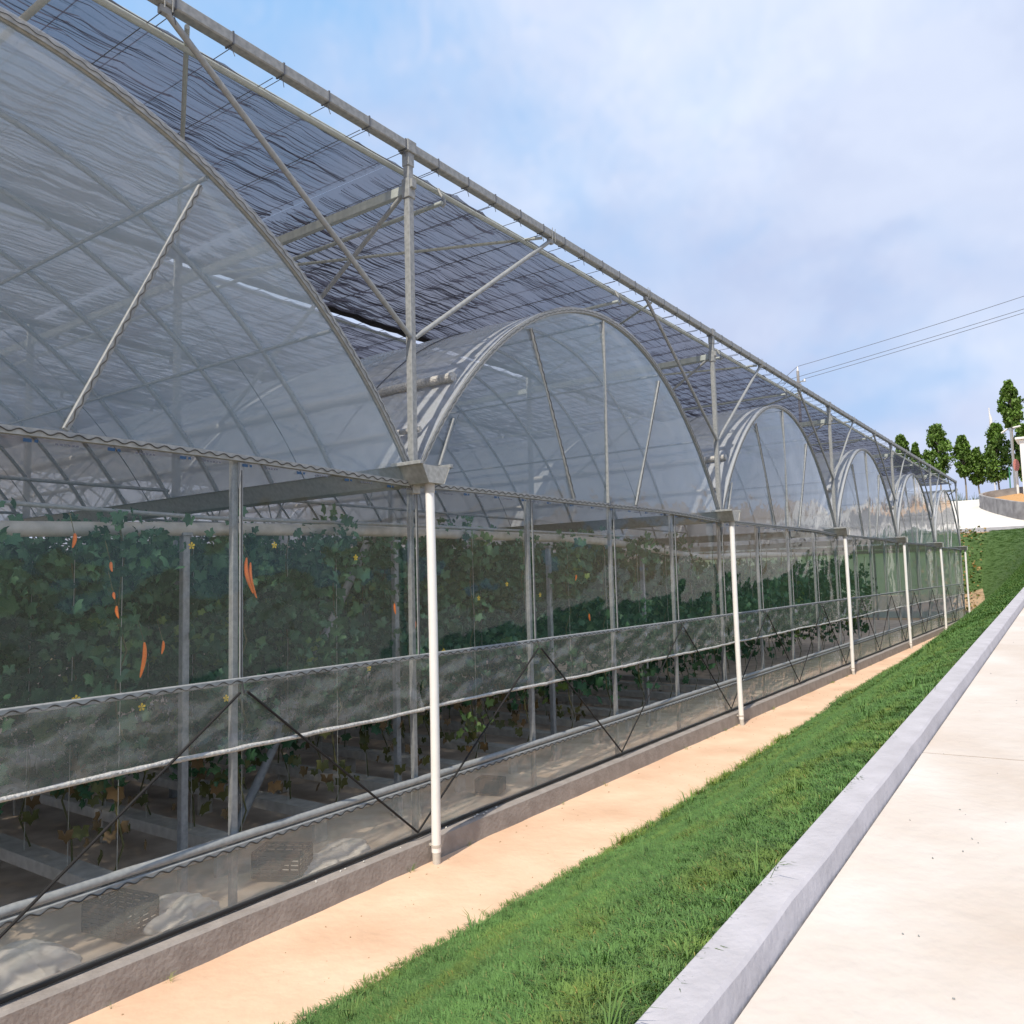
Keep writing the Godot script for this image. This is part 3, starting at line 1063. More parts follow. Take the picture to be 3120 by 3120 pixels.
func interior() -> void:
	var clusters := [leaf_cluster(1, 15, 0.18, 0.058), leaf_cluster(2, 14, 0.20, 0.066), leaf_cluster(3, 15, 0.17, 0.052)]
	# [k, height above floor, length, radius, which row] of ripe fruit hung at the row ends
	var fruit := [[-0.193, 2.74, 0.30, 0.017], [-0.188, 2.70, 0.30, 0.016], [-0.306, 2.10, 0.26, 0.016], [-0.372, 2.90, 0.10, 0.014], [-0.339, 2.70, 0.07, 0.012], [-0.336, 2.48, 0.05, 0.011], [-0.333, 2.38, 0.09, 0.012], [-0.287, 2.10, 0.10, 0.011], [0.03, 2.29, 0.11, 0.012], [0.068, 2.10, 0.10, 0.011], [0.52, 2.0, 0.10, 0.014], [0.48, 2.55, 0.08, 0.012], [-0.20, 2.88, 0.05, 0.012]]
	var flowers := [[-0.26, 2.83], [-0.16, 2.85], [-0.31, 1.63], [-0.22, 1.60], [-0.02, 1.68], [-0.04, 2.75], [-0.37, 1.75], [0.20, 2.30], [0.27, 2.45], [0.10, 1.95], [0.60, 2.5], [0.36, 2.3], [0.12, 1.75]]
	var row_k := []
	var kk := -0.58
	while kk < 2.95:
		row_k.append(kk)
		kk += 0.1375
	var ord := ["first", "second", "third", "fourth", "fifth", "sixth", "seventh", "eighth", "ninth"]
	for k in row_k:
		var near: bool = k < 0.62
		var len := 9.5 if k < 1.1 else 5.0
		var v := thing("vine_row", "", "vine", P(-0.8, 0, k), "gourd vine rows on strings inside the greenhouse")
		# foliage
		var xf := [[], [], []]
		var cols := [[], [], []]
		var per := 62.0 if near else (44.0 if k < 1.3 else 26.0)
		for i in int(len * per):
			var x := -rng.randf() * len + 0.12
			var top := 3.05 + 0.30 * wob.get_noise_2d(x * 30.0, k * 400.0) - (0.0 if k < 1.2 else 0.35)
			var low := 0.86 + 0.40 * wob.get_noise_2d(x * 45.0 + 70.0, k * 300.0)
			var h := pow(rng.randf(), 0.8)
			var y := lerpf(low, top, h)
			# gaps in the wall of leaves
			if wob.get_noise_3d(x * 28.0, y * 28.0, k * 900.0) < -0.12 - (0.14 if y > 1.3 else -0.03): continue
			var spread := 0.17 + 0.12 * smoothstep(1.0, 2.4, y)
			var p := Vector3(x, y, clampf(rng.randfn(0.0, 0.55), -1.3, 1.3) * spread)
			var b := Basis(Vector3.UP, rng.randf() * TAU) * Basis(Vector3.RIGHT, rng.randf_range(-0.4, 0.4))
			var sc := rng.randf_range(0.75, 1.25) * (1.0 if near else 1.25)
			var w := rng.randi() % 3
			var tint := rng.randf()
			xf[w].append(Transform3D(b.scaled(Vector3.ONE * sc), p))
			var yel := rng.randf_range(0.2, 0.6) if rng.randf() < 0.035 else 0.0
			cols[w].append(Color(0.75, 0.8, 0.75).lerp(Color(1.25, 1.2, 1.05), tint) + Color(yel * 4.0, yel * 1.5, 0.0))
		for w in 3:
			if xf[w].size(): multi("foliage", clusters[w], M.vine_leaf, xf[w], cols[w], v)
		# stems climbing their strings
		var n := 8 if near else 3
		for i in n:
			var x := -0.05 - len * i / (n + 1.0) * (0.7 if near else 0.5)
			var pts := PackedVector3Array()
			for j in 12:
				var y := lerpf(0.32, 3.0, j / 11.0)
				pts.append(Vector3(x + 0.04 * sin(j * 1.9 + i), y, 0.04 * cos(j * 2.3 + i * 2.0)))
			var m := MB.new(); m.tube(pts, 0.008, 5)
			part("stem", m.mesh(), M.stem, v)
			part("string", tube_mesh(Vector3(x + 0.05, 0.3, 0.03), Vector3(x + 0.02, 3.05, 0.0), 0.003, 4), M.twine, v)
		# a few loose leaves hanging below the mass, each on its own
		if near:
			for i in 40:
				var m := MB.new()
				var bb := Basis(Vector3.UP, rng.randf() * TAU) * Basis(Vector3.RIGHT, rng.randf_range(1.1, 1.9))
				leaf(m, Vector3.ZERO, bb, rng.randf_range(0.045, 0.085), Color(0.075, 0.085, 0.022) if rng.randf() < 0.55 else Color(0.15, 0.10, 0.045))
				var x := 0.08 - rng.randf() * rng.randf() * 4.0
				part("leaf", m.mesh(), M.vine_leaf, v, Vector3(x, rng.randf_range(0.5, 1.15), rng.randf_range(-0.25, 0.25)))
		# fruit and flowers
		var has := 0
		for f in fruit:
			if absf(f[0] - k) < 0.0688:
				part("gourd", gourd_mesh(f[2], f[3], 0.25 * sin(f[0] * 90.0)), M.gourd, v, Vector3(0.30, f[1], -(f[0] - k) * SPAN))
				part("stalk", tube_mesh(Vector3(0.30, f[1] - 0.01, -(f[0] - k) * SPAN), Vector3(0.16, f[1] + 0.16, -(f[0] - k) * SPAN - 0.03), 0.003, 4), M.stem, v)
				has += 1
		for f in flowers:
			if absf(f[0] - k) < 0.0688:
				var m := MB.new()
				for q in 5:
					var a := q * TAU / 5.0
					var d := Vector3(0, cos(a), sin(a))
					m.quad(Vector3(0.004, 0, 0), d * 0.022 + d.cross(Vector3.RIGHT) * 0.010 + Vector3(0.012, 0, 0), d * 0.032 + Vector3(0.008, 0, 0), d * 0.022 - d.cross(Vector3.RIGHT) * 0.010 + Vector3(0.012, 0, 0))
				part("flower", m.mesh(), M.petal, v, Vector3(0.32, f[1], -(f[0] - k) * SPAN))
		var lab := ""
		# say which row by the downpipe it stands next to, the pipes counted from the grass bank at the end
		var pipe := int(ceil(k))
		if k > 0.0: pipe = int(floor(k))
		var steps := int(round((k - pipe) / 0.1375 + (0.5 if k > 0.0 else -0.5)))
		var which: String = ord[absi(steps) - 1] + (" past" if steps > 0 else " before") + " the " + ord[5 - pipe] + " downpipe from the end bank"
		lab = ("gourd vine row with orange fruits, " if has > 0 else ("leafy gourd vine row, " if k < 1.1 else "shorter vine row, ")) + which
		tag(v, lab, "vine")
		# planting trough under the row
		if k < 1.4:
			var tr := thing("growing_trough", "off-white planting trough, " + which, "trough", P(-0.9, 0, k), "planting troughs under the vine rows")
			var m := MB.new()
			m.box(Vector3(-len * 0.5, 0.30, 0), Vector3(len, 0.012, 0.20), Basis())
			m.box(Vector3(-len * 0.5, 0.255, 0.098), Vector3(len, 0.10, 0.012), Basis())
			m.box(Vector3(-len * 0.5, 0.255, -0.098), Vector3(len, 0.10, 0.012), Basis())
			part("channel", m.mesh(), M.trough, tr)
			for i in 5:
				m = MB.new(); m.box(Vector3(-0.2 - i * len / 5.0, 0.09, 0), Vector3(0.05, 0.24, 0.16), Basis(), 0.004)
				part("leg", m.mesh(), M.trough, tr)
	# white duct along the wall, on posts
	var d := thing("ventilation_duct", "long white tube hung along the wall above the vines", "duct", P(-1.0, 0, 0))
	var pts := PackedVector3Array()
	var prof := [[-0.6, 2.92], [-0.39, 2.955], [-0.22, 3.005], [0.0, 3.06], [0.27, 3.075], [0.54, 3.09], [0.72, 3.07], [0.95, 2.96], [1.19, 2.86], [1.6, 2.95], [2.1, 3.0]]
	for q in prof: pts.append(Vector3(0, q[1], -q[0] * SPAN))
	var m := MB.new(); m.tube(pts, 0.058, 12)
	part("tube", m.mesh(), M.trough, d)
	m = MB.new()
	m.tube(PackedVector3Array([Vector3(0.1, 3.16, 0.62 * SPAN), Vector3(0.1, 3.10, 0.2 * SPAN), Vector3(0.1, 3.14, -0.1 * SPAN), Vector3(0.1, 3.18, -0.9 * SPAN)]), 0.018, 8)
	part("support_tube", m.mesh(), M.steel, d)
	var post_at := {-0.225: "beside the wall post before the sixth downpipe", 0.097: "just past the sixth downpipe from the end bank", 0.49: "midway between the sixth and fifth downpipes", 0.86: "shortly before the fifth downpipe from the end bank", 1.3: "past the fifth downpipe from the end bank"}
	for k in post_at:
		var p := thing("trellis_post", "slim post under the white tube " + post_at[k], "post", P(-1.0, 0, k), "posts under the white tube")
		part("shaft", beam_mesh(Vector3(0, -0.03, 0), Vector3(0, 2.95, 0), 0.065, 0.065), M.steel, p)
		m = MB.new(); m.box(Vector3(0, 2.96, 0), Vector3(0.10, 0.03, 0.10), Basis(), 0.004)
		part("cap", m.mesh(), M.steel, p)
	var st := thing("leaning_post", "grey steel post leaning among the vines below the white tube", "post", P(-1.5, 0, 0.03))
	part("shaft", tube_mesh(Vector3(0, 2.98, -0.62), Vector3(-0.2, 0.0, 1.1), 0.045, 10), M.steel, st)
	# crates and sacks by the foot of the wall
	crate(P(-0.72, 0, -0.31), 0.2, "empty black plastic crate on the floor behind the apron film", 1)
	crate(P(-0.62, 0, -0.135), 0.5, "black plastic crate leaning beside white sacks behind the apron film", 2)
	crate(P(-0.70, 0, 0.255), 0.3, "small dark crate on the floor past the first downpipe", 3)
	for q in [[-0.62, -0.265, 0.30, "crumpled white sack slumped beside the empty black crate"], [-0.5, -0.105, 0.24, "folded white sack propped beside the leaning black crate"], [-0.55, -0.055, 0.28, "flat white sack lying behind the post at the first gutter"], [-0.65, -0.40, 0.34, "large pale sack spread on the floor among the leaves"]]:
		sack(P(q[0], 0, q[1]), q[2], q[3])
	# a few crumbs of white stone on the curb
	for i in 14:
		var kq := rng.randf_range(-0.2, 0.15)
		m = MB.new()
		var r := rng.randf_range(0.006, 0.014)
		m.box(Vector3.ZERO, Vector3(r * 1.7, r, r * 1.3), Basis(Vector3(1, 1, 0).normalized(), rng.randf() * 2.0), r * 0.2)
		var so := part("pebble", m.mesh(), M.stone_white, self)
		so.position = P(rng.randf_range(0.06, 0.10), 0.133 + r * 0.35, kq)
		tag(so, "small white pebble on the concrete curb below the film", "pebble", "pebbles on the curb")

func crate(at: Vector3, turn: float, label: String, sd: int) -> void:
	var t := thing("plastic_crate", label, "crate", at, "")
	t.rotation.y = turn
	var L := 0.42 if sd < 3 else 0.30
	var W := 0.30 if sd < 3 else 0.22
	var H := 0.20 if sd < 3 else 0.14
	var m := MB.new(); m.box(Vector3(0, 0.012, 0), Vector3(L, 0.018, W), Basis(), 0.003)
	part("base", m.mesh(), M.crate_plastic, t)
	for sg in [-1.0, 1.0]:
		m = MB.new()
		for i in 6: m.box(Vector3(0, 0.03 + i * (H - 0.02) / 5.0, sg * W * 0.5), Vector3(L, 0.026, 0.010), Basis(), 0.002)
		for i in 6: m.box(Vector3(-L * 0.5 + L * i / 5.0, H * 0.5 + 0.01, sg * W * 0.5), Vector3(0.014, H, 0.014))
		part("side_panel", m.mesh(), M.crate_plastic, t)
		m = MB.new()
		for i in 6: m.box(Vector3(sg * L * 0.5, 0.03 + i * (H - 0.02) / 5.0, 0), Vector3(0.010, 0.026, W), Basis(), 0.002)
		for i in 5: m.box(Vector3(sg * L * 0.5, H * 0.5 + 0.01, -W * 0.5 + W * i / 4.0), Vector3(0.014, H, 0.014))
		part("end_panel", m.mesh(), M.crate_plastic, t)

func sack(at: Vector3, r: float, label: String) -> void:
	var m := MB.new()
	var rows := []
	for i in 19:
		var a := PI * 0.5 * i / 18.0
		var row := []
		for j in 41:
			var b := TAU * (j % 40) / 40.0
			var d := Vector3(cos(a) * cos(b), 0.42 * sin(a), cos(a) * sin(b))
			var f := 1.2 - 0.9 * absf(wob.get_noise_3d(d.x * 11.0 + at.z * 50.0, d.y * 11.0, d.z * 11.0)) - 0.14 * absf(wob.get_noise_3d(d.x * 30.0, d.y * 30.0 + 9.0, d.z * 30.0 + at.z * 80.0))
			row.append(d * r * f)
		rows.append(row)
	m.grid(rows)
	for i in m.n.size():
		if m.n[i].dot(m.v[i]) < 0.0: m.n[i] = -m.n[i]
	var o := part("sack", fix(m), M.bag_white, self)
	o.position = at + Vector3(0, -0.02, 0)
	tag(o, label, "sack")

# ---------------------------------------------------------------- lawn
func tuft(sd: int, blades: int, h: float, rad: float, wide: float, droop: float) -> ArrayMesh:
	var r := RandomNumberGenerator.new()
	r.seed = sd
	var m := MB.new()
	for i in blades:
		var a := r.randf() * TAU
		var q := Vector3(cos(a), 0, sin(a)) * rad * sqrt(r.randf())
		var dir := Vector3(cos(a + r.randf_range(-1, 1)), 0, sin(a + r.randf_range(-1, 1)))
		var side := Vector3(-dir.z, 0, dir.x) * wide * r.randf_range(0.6, 1.2)
		var hh := h * r.randf_range(0.55, 1.15)
		# every blade is one plain green from root to tip, a few are dry straw
		var col := Color(0.090, 0.176, 0.045)
		if r.randf() < 0.07: col = Color(0.22, 0.22, 0.08)
		var nr := (Vector3.UP * 0.7 + dir * -0.5).normalized()
		var b0 := m.vert(q - side, nr); m.vert(q + side, nr)
		var mid := q + Vector3.UP * hh * 0.6 + dir * hh * droop * 0.3
		m.vert(mid - side * 0.8, nr); m.vert(mid + side * 0.8, nr)
		m.vert(q + Vector3.UP * hh * (1.0 - 0.35 * droop) + dir * hh * droop, nr)
		for z in 5: m.c.append(col)
		m.tri(b0, b0 + 1, b0 + 3); m.tri(b0, b0 + 3, b0 + 2); m.tri(b0 + 2, b0 + 3, b0 + 4)
	return m.mesh()

func grass() -> void:
	var kinds := [tuft(11, 18, 0.036, 0.042, 0.0020, 0.8), tuft(12, 18, 0.031, 0.042, 0.0019, 1.0), tuft(13, 34, 0.042, 0.12, 0.0040, 0.9), tuft(14, 14, 0.16, 0.05, 0.0028, 0.8)]
	var xf := [[], [], [], []]
	var cols := [[], [], [], []]
	var area := [[1.2, 9.0, 1150.0, 0], [9.0, 16.0, 520.0, 0], [16.0, 30.0, 190.0, 2], [30.0, 58.0, 110.0, 2]]
	for a in area:
		var s0: float = a[0]
		var s1: float = a[1]
		for i in int((s1 - s0) * 3.2 * a[2]):
			var s := rng.randf_range(s0, s1)
			var xe := path_edge(s)
			var x := rng.randf_range(xe - 0.03, 4.0)
			if s > 47.0: x = rng.randf_range(-0.6, 4.0)
			# ragged lower edge
			if x < xe + 0.10 and rng.randf() < 0.45: continue
			var p := Vector3(x, bank_y(x, s) - 0.004 if x > xe else maxf(end_y(s) - 0.08, -0.085), -s)
			var w: int = a[3]
			if w == 0 and rng.randf() < 0.5: w = 1
			if rng.randf() < 0.0012 * (1.0 + 3.0 * maxf(0.0, wob.get_noise_2d(x * 25.0, s * 25.0))): w = 3
			var b := Basis(Vector3.UP, rng.randf() * TAU).scaled(Vector3.ONE * rng.randf_range(0.75, 1.3))
			xf[w].append(Transform3D(b, p))
			var patch := 1.18 + 0.26 * wob.get_noise_2d(x * 18.0, s * 12.0) + 0.25 * wob.get_noise_2d(x * 70.0, s * 70.0 + 50.0)
			var yel := maxf(0.0, wob.get_noise_2d(x * 30.0 + 200.0, s * 16.0)) * 0.8
			cols[w].append(Color(patch * (0.95 + yel), patch * (1.0 + 0.2 * yel), patch * (0.95 - 0.3 * yel)))
	# taller yellowish tufts where the lawn meets the path
	for i in 420:
		var s := rng.randf_range(6.5, 14.5)
		if wob.get_noise_1d(s * 45.0) < -0.08: continue
		var x := path_edge(s) + rng.randf_range(-0.04, 0.12)
		xf[3].append(Transform3D(Basis(Vector3.UP, rng.randf() * TAU).scaled(Vector3.ONE * rng.randf_range(0.4, 0.8)), Vector3(x, bank_y(x, s) - 0.005, -s)))
		cols[3].append(Color(2.2, 1.5, 0.9) if rng.randf() < 0.6 else Color(1.3, 1.2, 1.0))
	# stray tufts and straw at the foot of the curb and the pipes
	for i in 90:
		var s := rng.randf_range(1.5, 30.0)
		var x := 0.16 + absf(rng.randfn(0.0, 0.025))
		if wob.get_noise_1d(s * 33.0 + 70.0) < 0.1: continue
		xf[3].append(Transform3D(Basis(Vector3.UP, rng.randf() * TAU).scaled(Vector3.ONE * rng.randf_range(0.2, 0.5)), Vector3(x, -0.082, -s)))
		cols[3].append(Color(1.5, 1.2, 1.0) if rng.randf() < 0.6 else Color(3.4, 1.9, 1.8))
	var names := ["short green lawn blades on the near bank beside the kerb", "fine drooping lawn blades on the near bank", "dense green lawn on the distant part of the bank", "longer wild grass tufts standing out of the lawn"]
	for w in 4:
		var o := multi("grass", kinds[w], M.grass_blade, xf[w], cols[w], self)
		tag(o, names[w], "grass", "lawn on the bank", "stuff")

# ---------------------------------------------------------------- beyond
func tree(called: String, label: String, at: Vector3, crown_lo: float, crown_hi: float, width: float, sd: int) -> void:
	var t := thing(called, label, "tree", at, "young trees beyond the road")
	var r := RandomNumberGenerator.new()
	r.seed = sd
	var pts := PackedVector3Array()
	var rad := []
	var top := lerpf(crown_lo, crown_hi, 0.8)
	for i in 9:
		var f := i / 8.0
		pts.append(Vector3(0.08 * sin(f * 4.0 + sd), top * f, 0.06 * cos(f * 3.0 + sd)))
		rad.append(lerpf(0.085, 0.02, f))
	var m := MB.new(); m.tube(pts, rad, 8)
	part("trunk", m.mesh(), M.trunk, t)
	# limbs and leaf clumps
	m = MB.new()
	var lm := MB.new()
	var h := crown_hi - crown_lo
	var clumps := []
	for i in 95:
		var f := (i + r.randf()) / 95.0
		var y := crown_lo + h * f
		var env := pow(sin(PI * clampf(0.10 + 0.86 * f, 0.0, 1.0)), 0.75) * (1.08 - 0.42 * f)
		var a := r.randf() * TAU
		var d := width * 0.5 * env * sqrt(r.randf_range(0.08, 1.0))
		var c := Vector3(cos(a) * d, y, sin(a) * d)
		clumps.append(c)
		if i % 5 == 0:
			lm.tube(PackedVector3Array([Vector3(0, maxf(y - 0.7, crown_lo - 0.3), 0), Vector3(c.x * 0.5, y - 0.3, c.z * 0.5), c]), [0.03, 0.02, 0.008], 5)
	clumps.append(Vector3(0.05, crown_hi - 0.12, 0))
	for c in clumps:
		var cr := r.randf_range(0.26, 0.42) * clampf(width / 2.2, 0.6, 1.1)
		var tone := r.randf_range(0.75, 1.25)
		for q in 52:
			var dir := Vector3(r.randfn(), r.randfn() * 1.1, r.randfn()).normalized() * cr * pow(r.randf(), 0.45)
			var b := Basis(Vector3.UP, r.randf() * TAU) * Basis(Vector3.RIGHT, r.randf_range(0.2, 1.5))
			var sz := r.randf_range(0.09, 0.17)
			var p: Vector3 = c + dir
			var nr := (b * Vector3.UP)
			var i0 := m.vert(p + b * Vector3(0, 0, -sz), nr)
			m.vert(p + b * Vector3(sz * 0.7, 0.02, 0), nr); m.vert(p + b * Vector3(0, 0, sz), nr); m.vert(p + b * Vector3(-sz * 0.7, 0.02, 0), nr)
			var k := tone * r.randf_range(0.7, 1.3)
			for z in 4: m.c.append(Color(0.12 * k, 0.21 * k, 0.035 * k))
			m.tri(i0, i0 + 1, i0 + 2); m.tri(i0, i0 + 2, i0 + 3)
	part("limbs", lm.mesh(), M.trunk, t)
	part("crown", m.mesh(), M.tree_leaf, t)

func far_side() -> void:
	# curved retaining wall round a planter of orange soil
	var plan := [Vector2(9.0, 57.8), Vector2(5.5, 58.3), Vector2(3.6, 59.2), Vector2(2.0, 60.5), Vector2(0.55, 64.0), Vector2(-0.6, 67.4), Vector2(-1.15, 69.6), Vector2(-1.05, 71.2), Vector2(-0.2, 72.6), Vector2(2.0, 74.0), Vector2(9.0, 74.8)]
	var cv := Curve2D.new()
	for i in plan.size():
		var t: Vector2 = (plan[mini(i + 1, plan.size() - 1)] - plan[maxi(i - 1, 0)]) * 0.17
		cv.add_point(plan[i], -t, t)
	var ps := cv.tessellate_even_length(5, 0.5)
	var rows := []
	for i in ps.size():
		var p: Vector2 = ps[i]
		var t: Vector2 = (ps[mini(i + 1, ps.size() - 1)] - ps[maxi(i - 1, 0)]).normalized()
		var nrm := Vector2(-t.y, t.x) * 0.12
		var yb := ramp_y(p.y) - 0.2
		var yt := ramp_y(p.y) + lerpf(1.15, 0.98, clampf((p.y - 60.0) / 10.0, 0, 1))
		rows.append([Vector3(p.x + nrm.x, yb, -(p.y + nrm.y)), Vector3(p.x + nrm.x, yt, -(p.y + nrm.y)), Vector3(p.x - nrm.x, yt, -(p.y - nrm.y)), Vector3(p.x - nrm.x, yb, -(p.y - nrm.y))])
	var m := MB.new()
	for f in 3:
		var rr := []
		for r in rows: rr.append([r[f], r[f + 1]])
		m.grid(rr)
	var w := part("retaining_wall", m.mesh(), M.wall_concrete, self)
	tag(w, "low curved grey concrete retaining wall holding orange soil", "wall")
	m = MB.new()
	var c := Vector3(4.5, ramp_y(67.0) + 0.85, -67.0)
	var fan := []
	for r in rows: fan.append(r[1] + Vector3(0, -0.55, 0))
	for i in fan.size() - 1:
		m.quad(fan[i], fan[i + 1], fan[i + 1].lerp(c, 0.35) + Vector3(0, 0.22, 0), fan[i].lerp(c, 0.35) + Vector3(0, 0.22, 0))
		m.quad(fan[i].lerp(c, 0.35) + Vector3(0, 0.22, 0), fan[i + 1].lerp(c, 0.35) + Vector3(0, 0.22, 0), c + Vector3(0, 0.2, 0), c + Vector3(0, 0.2, 0.01))
	for i in m.n.size():
		if m.n[i].y < 0: m.n[i] = -m.n[i]
	structure("planter_soil", fix(m), M.orange_soil, "orange soil heaped behind the curved retaining wall")
	var gy := ramp_y(80.0)
	tree("young_tree", "broad leafy tree just past the end of the shade net", Vector3(-5.15, gy, -80.0), 10.75 - gy, 15.1 - gy, 2.7, 31)
	tree("young_tree", "slender tree with white trunk between two broader trees", Vector3(-3.25, gy, -80.0), 10.6 - gy, 13.95 - gy, 1.65, 32)
	tree("young_tree", "small round tree with thin trunk beside the slender tree", Vector3(-2.3, gy, -80.6), 9.95 - gy, 12.8 - gy, 1.45, 33)
	tree("young_tree", "full tree standing left of the lamp post over the curved wall", Vector3(-0.7, gy, -80.0), 10.0 - gy, 14.6 - gy, 2.35, 34)
	tree("young_tree", "tall tree whose crown rises above the lamp post", Vector3(0.75, gy, -77.0), 14.0 - gy, 17.5 - gy, 1.75, 35)
	tree("young_tree", "dark tree half hidden behind the white booth", Vector3(1.25, gy, -80.0), 9.7 - gy, 14.4 - gy, 1.7, 36)
	tree("young_tree", "tree top peeping over the far shade net rail", Vector3(-8.05, gy, -80.0), 11.4 - gy, 14.6 - gy, 1.5, 37)
	tree("young_tree", "tiny treetop over the shade net rail beside the broad tree", Vector3(-6.95, gy, -80.0), 11.2 - gy, 13.7 - gy, 0.8, 38)
	# weeds along the crest
	m = MB.new()
	for i in 260:
		var x := rng.randf_range(-6.0, -1.2)
		var hgt := rng.randf_range(0.15, 0.75) * (0.3 + absf(wob.get_noise_1d(x * 60.0)) * 2.0)
		var a := Vector3(x, ramp_y(77.0), -77.3 - rng.randf() * 0.6)
		var sd := Vector3(0.018, 0, 0)
		var l := Vector3(rng.randf_range(-0.2, 0.2), hgt, 0)
		m.quad(a - sd, a + sd, a + l + sd * 0.3, a + l - sd * 0.3)
	for i in m.v.size(): m.c.append(Color(0.06, 0.10, 0.035))
	var wd := part("weeds", m.mesh(), M.tree_leaf, self)
	tag(wd, "thin weeds along the top of the far road", "weeds", "", "stuff")
	# scrub where the bank meets the last downpipe
	m = MB.new()
	for i in 900:
		var s := rng.randf_range(47.5, 57.0)
		var x := rng.randf_range(-3.5, 0.25)
		var y := maxf(end_y(s) - 0.08, -0.1)
		var b := Basis(Vector3.UP, rng.randf() * TAU) * Basis(Vector3.RIGHT, rng.randf_range(0.3, 1.4))
		var sz := rng.randf_range(0.04, 0.12)
		leaf(m, Vector3(x, y + rng.randf() * 0.5, -s), b, sz, Color(0.10, 0.15, 0.03) if rng.randf() < 0.6 else Color(0.28, 0.18, 0.05))
	var sc := part("undergrowth", m.mesh(), M.tree_leaf, self)
	tag(sc, "scrubby green and brown weeds behind the last downpipe", "weeds", "", "stuff")
	# lamp post with two heads
	var ly := ramp_y(74.0) + 0.6
	var lp := thing("lamp_post", "tall grey lamp post with two white lamp heads", "lamp post", Vector3(0.8, ly, -74.0))
	part("pole", tube_mesh(Vector3(0, -0.6, 0), Vector3(0, 13.4 - ly, 0), 0.075, 10), M.steel, lp)
	for e in [-1.0, 1.0]:
		m = MB.new(); m.tube(PackedVector3Array([Vector3(0, 13.1 - ly, 0), Vector3(e * 0.15, 13.3 - ly, 0), Vector3(e * 0.3, 13.35 - ly, 0)]), 0.03, 6)
		part("arm", m.mesh(), M.steel, lp)
		m = MB.new(); m.box(Vector3(e * 0.42, 13.42 - ly - (0.22 if e < 0 else 0.0), 0.05), Vector3(0.55, 0.10, 0.30), Basis(Vector3.BACK, 0.6 if e < 0 else 0.15), 0.03)
		part("lamp_head", m.mesh(), M.white_paint, lp)
	# flagpole
	var fy := ramp_y(80.0)
	var fp := thing("flagpole", "thin white flagpole with a furled white flag above the trees", "flagpole", Vector3(-1.65, fy, -88.0))
	part("pole", tube_mesh(Vector3(0, 0, 0), Vector3(0, 17.6 - fy, 0), 0.045, 8), M.white_paint, fp)
	m = MB.new(); m.tube(PackedVector3Array([Vector3(0.02, 17.1 - fy, 0), Vector3(0.10, 16.5 - fy, 0.02), Vector3(0.05, 15.9 - fy, -0.02), Vector3(0.16, 15.3 - fy, 0), Vector3(0.0, 14.9 - fy, 0)]), [0.03, 0.11, 0.15, 0.20, 0.10], 8)
	part("flag", m.mesh(), M.white_paint, fp)
	# round red sign on a white post
	var sy := ramp_y(71.0) + 0.9
	var sg := thing("round_sign", "round faded red sign on a white post by the lamp post", "sign", Vector3(1.15, sy, -71.0))
	part("post", tube_mesh(Vector3(0, -0.9, 0), Vector3(0, 9.7 - sy, 0), 0.09, 8), M.white_paint, sg)
	m = MB.new(); m.tube(line(Vector3(0.02, 10.12 - sy, 0.02), Vector3(0.05, 10.12 - sy, 0.06)), 0.46, 24)
	part("disc", m.mesh(), M.sign_red, sg).scale = Vector3(0.5, 1.0, 1.0)
	# green stake
	var gs := thing("green_stake", "thin green stake beside the lamp post", "stake", Vector3(0.45, ramp_y(74.0), -74.2))
	part("shaft", tube_mesh(Vector3.ZERO, Vector3(0.05, 2.6, 0), 0.05, 6), M.green_paint, gs)
	# white booth at the edge
	var by := ramp_y(70.0) + 0.8
	var bo := thing("booth", "white booth with an overhanging flat roof behind the curved wall", "booth", Vector3(3.1, by, -70.0))
	m = MB.new(); m.box(Vector3(0, 1.7, 0), Vector3(3.0, 4.2, 2.4), Basis(), 0.02)
	part("wall", m.mesh(), M.white_paint, bo)
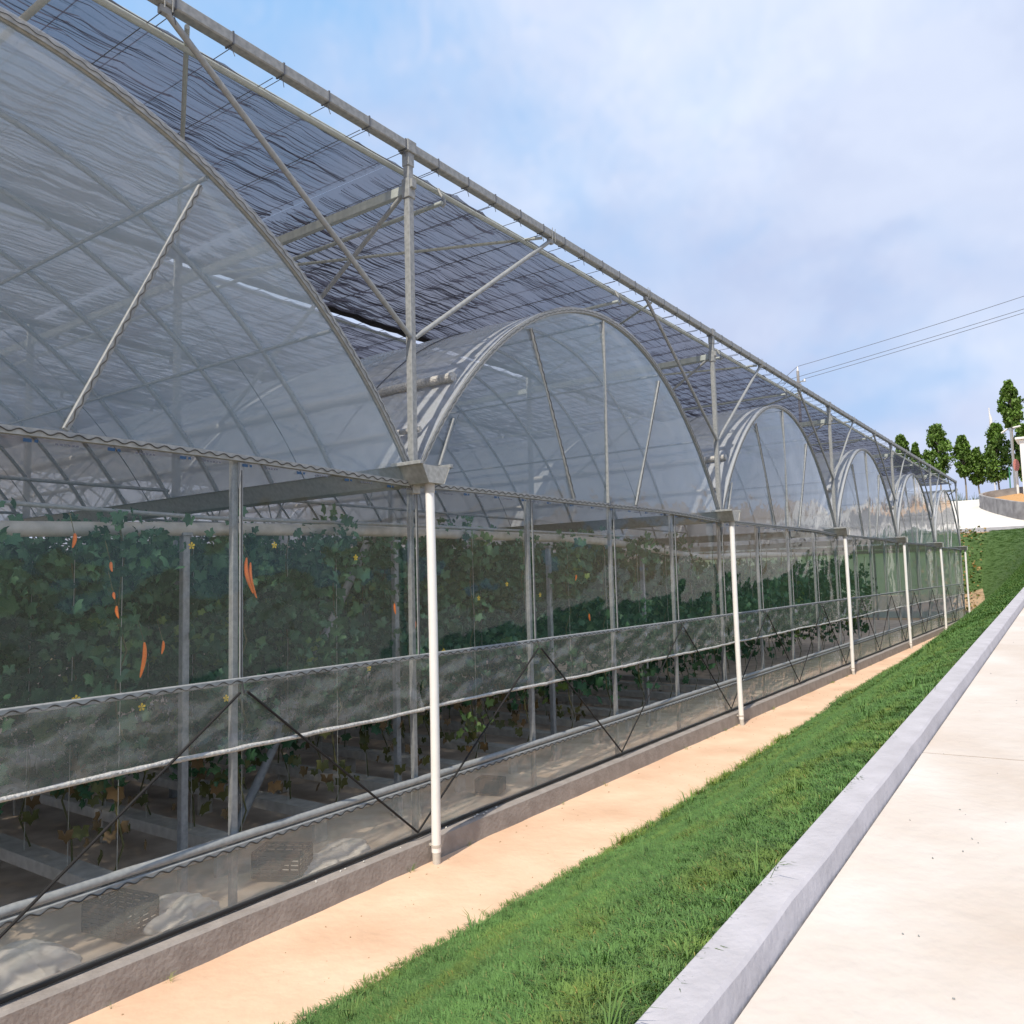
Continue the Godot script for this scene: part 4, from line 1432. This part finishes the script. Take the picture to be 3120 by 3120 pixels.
	m = MB.new(); m.box(Vector3(0, 3.9, 0), Vector3(3.5, 0.16, 2.9), Basis(), 0.02)
	part("roof", m.mesh(), M.white_paint, bo)
	m = MB.new(); m.box(Vector3(-0.6, 1.0, 1.205), Vector3(0.9, 2.1, 0.03), Basis(), 0.005)
	part("door", m.mesh(), M.steel, bo)
	# utility pole and its lines
	var uy := ramp_y(72.0)
	var up := thing("utility_pole", "utility pole top with insulators showing over the shade net", "utility pole", Vector3(-14.6, uy, -72.0))
	part("pole", tube_mesh(Vector3(0, -0.2, 0), Vector3(0, 20.2 - uy, 0), 0.12, 10), M.wall_concrete, up)
	part("crossarm", beam_mesh(Vector3(-0.75, 19.35 - uy, 0), Vector3(0.65, 19.2 - uy, 0), 0.08, 0.08), M.steel, up)
	for q in [[0.0, 20.2, 20.62], [-0.66, 19.36, 19.6], [0.54, 19.22, 19.42]]:
		m = MB.new()
		m.tube(PackedVector3Array([Vector3(q[0], q[1] - uy, 0), Vector3(q[0], q[1] + 0.1 - uy, 0), Vector3(q[0], q[1] + 0.2 - uy, 0), Vector3(q[0], q[2] - uy, 0)]), [0.05, 0.09, 0.06, 0.04], 8)
		part("insulator", m.mesh(), M.white_paint, up)
	var lines := [[Vector3(-14.6, 20.62, -72), Vector3(-4.67, 22.03, -72), "uppermost power line running from the pole top"], [Vector3(-15.26, 19.6, -72), Vector3(-2.04, 21.49, -72), "middle power line running from the crossarm end"], [Vector3(-14.06, 19.42, -72), Vector3(-1.2, 21.31, -72), "lowest power line running from the crossarm"]]
	for l in lines:
		var a: Vector3 = l[0]
		var b: Vector3 = l[0] + (l[1] - l[0]) * 3.2 + Vector3(0, 0.6, 0)
		var pts := PackedVector3Array([a + Vector3(-22, -9.0, -14), a + Vector3(-8, -3.4, -5)])
		for i in 21:
			var f := i / 20.0
			pts.append(a.lerp(b, f) + Vector3(0, -1.3 * 4.0 * f * (1.0 - f) * 0.25, 0))
		m = MB.new(); m.tube(pts, 0.022, 5)
		var o := part("power_line", m.mesh(), M.wire, self)
		tag(o, l[2], "power line", "overhead power lines")
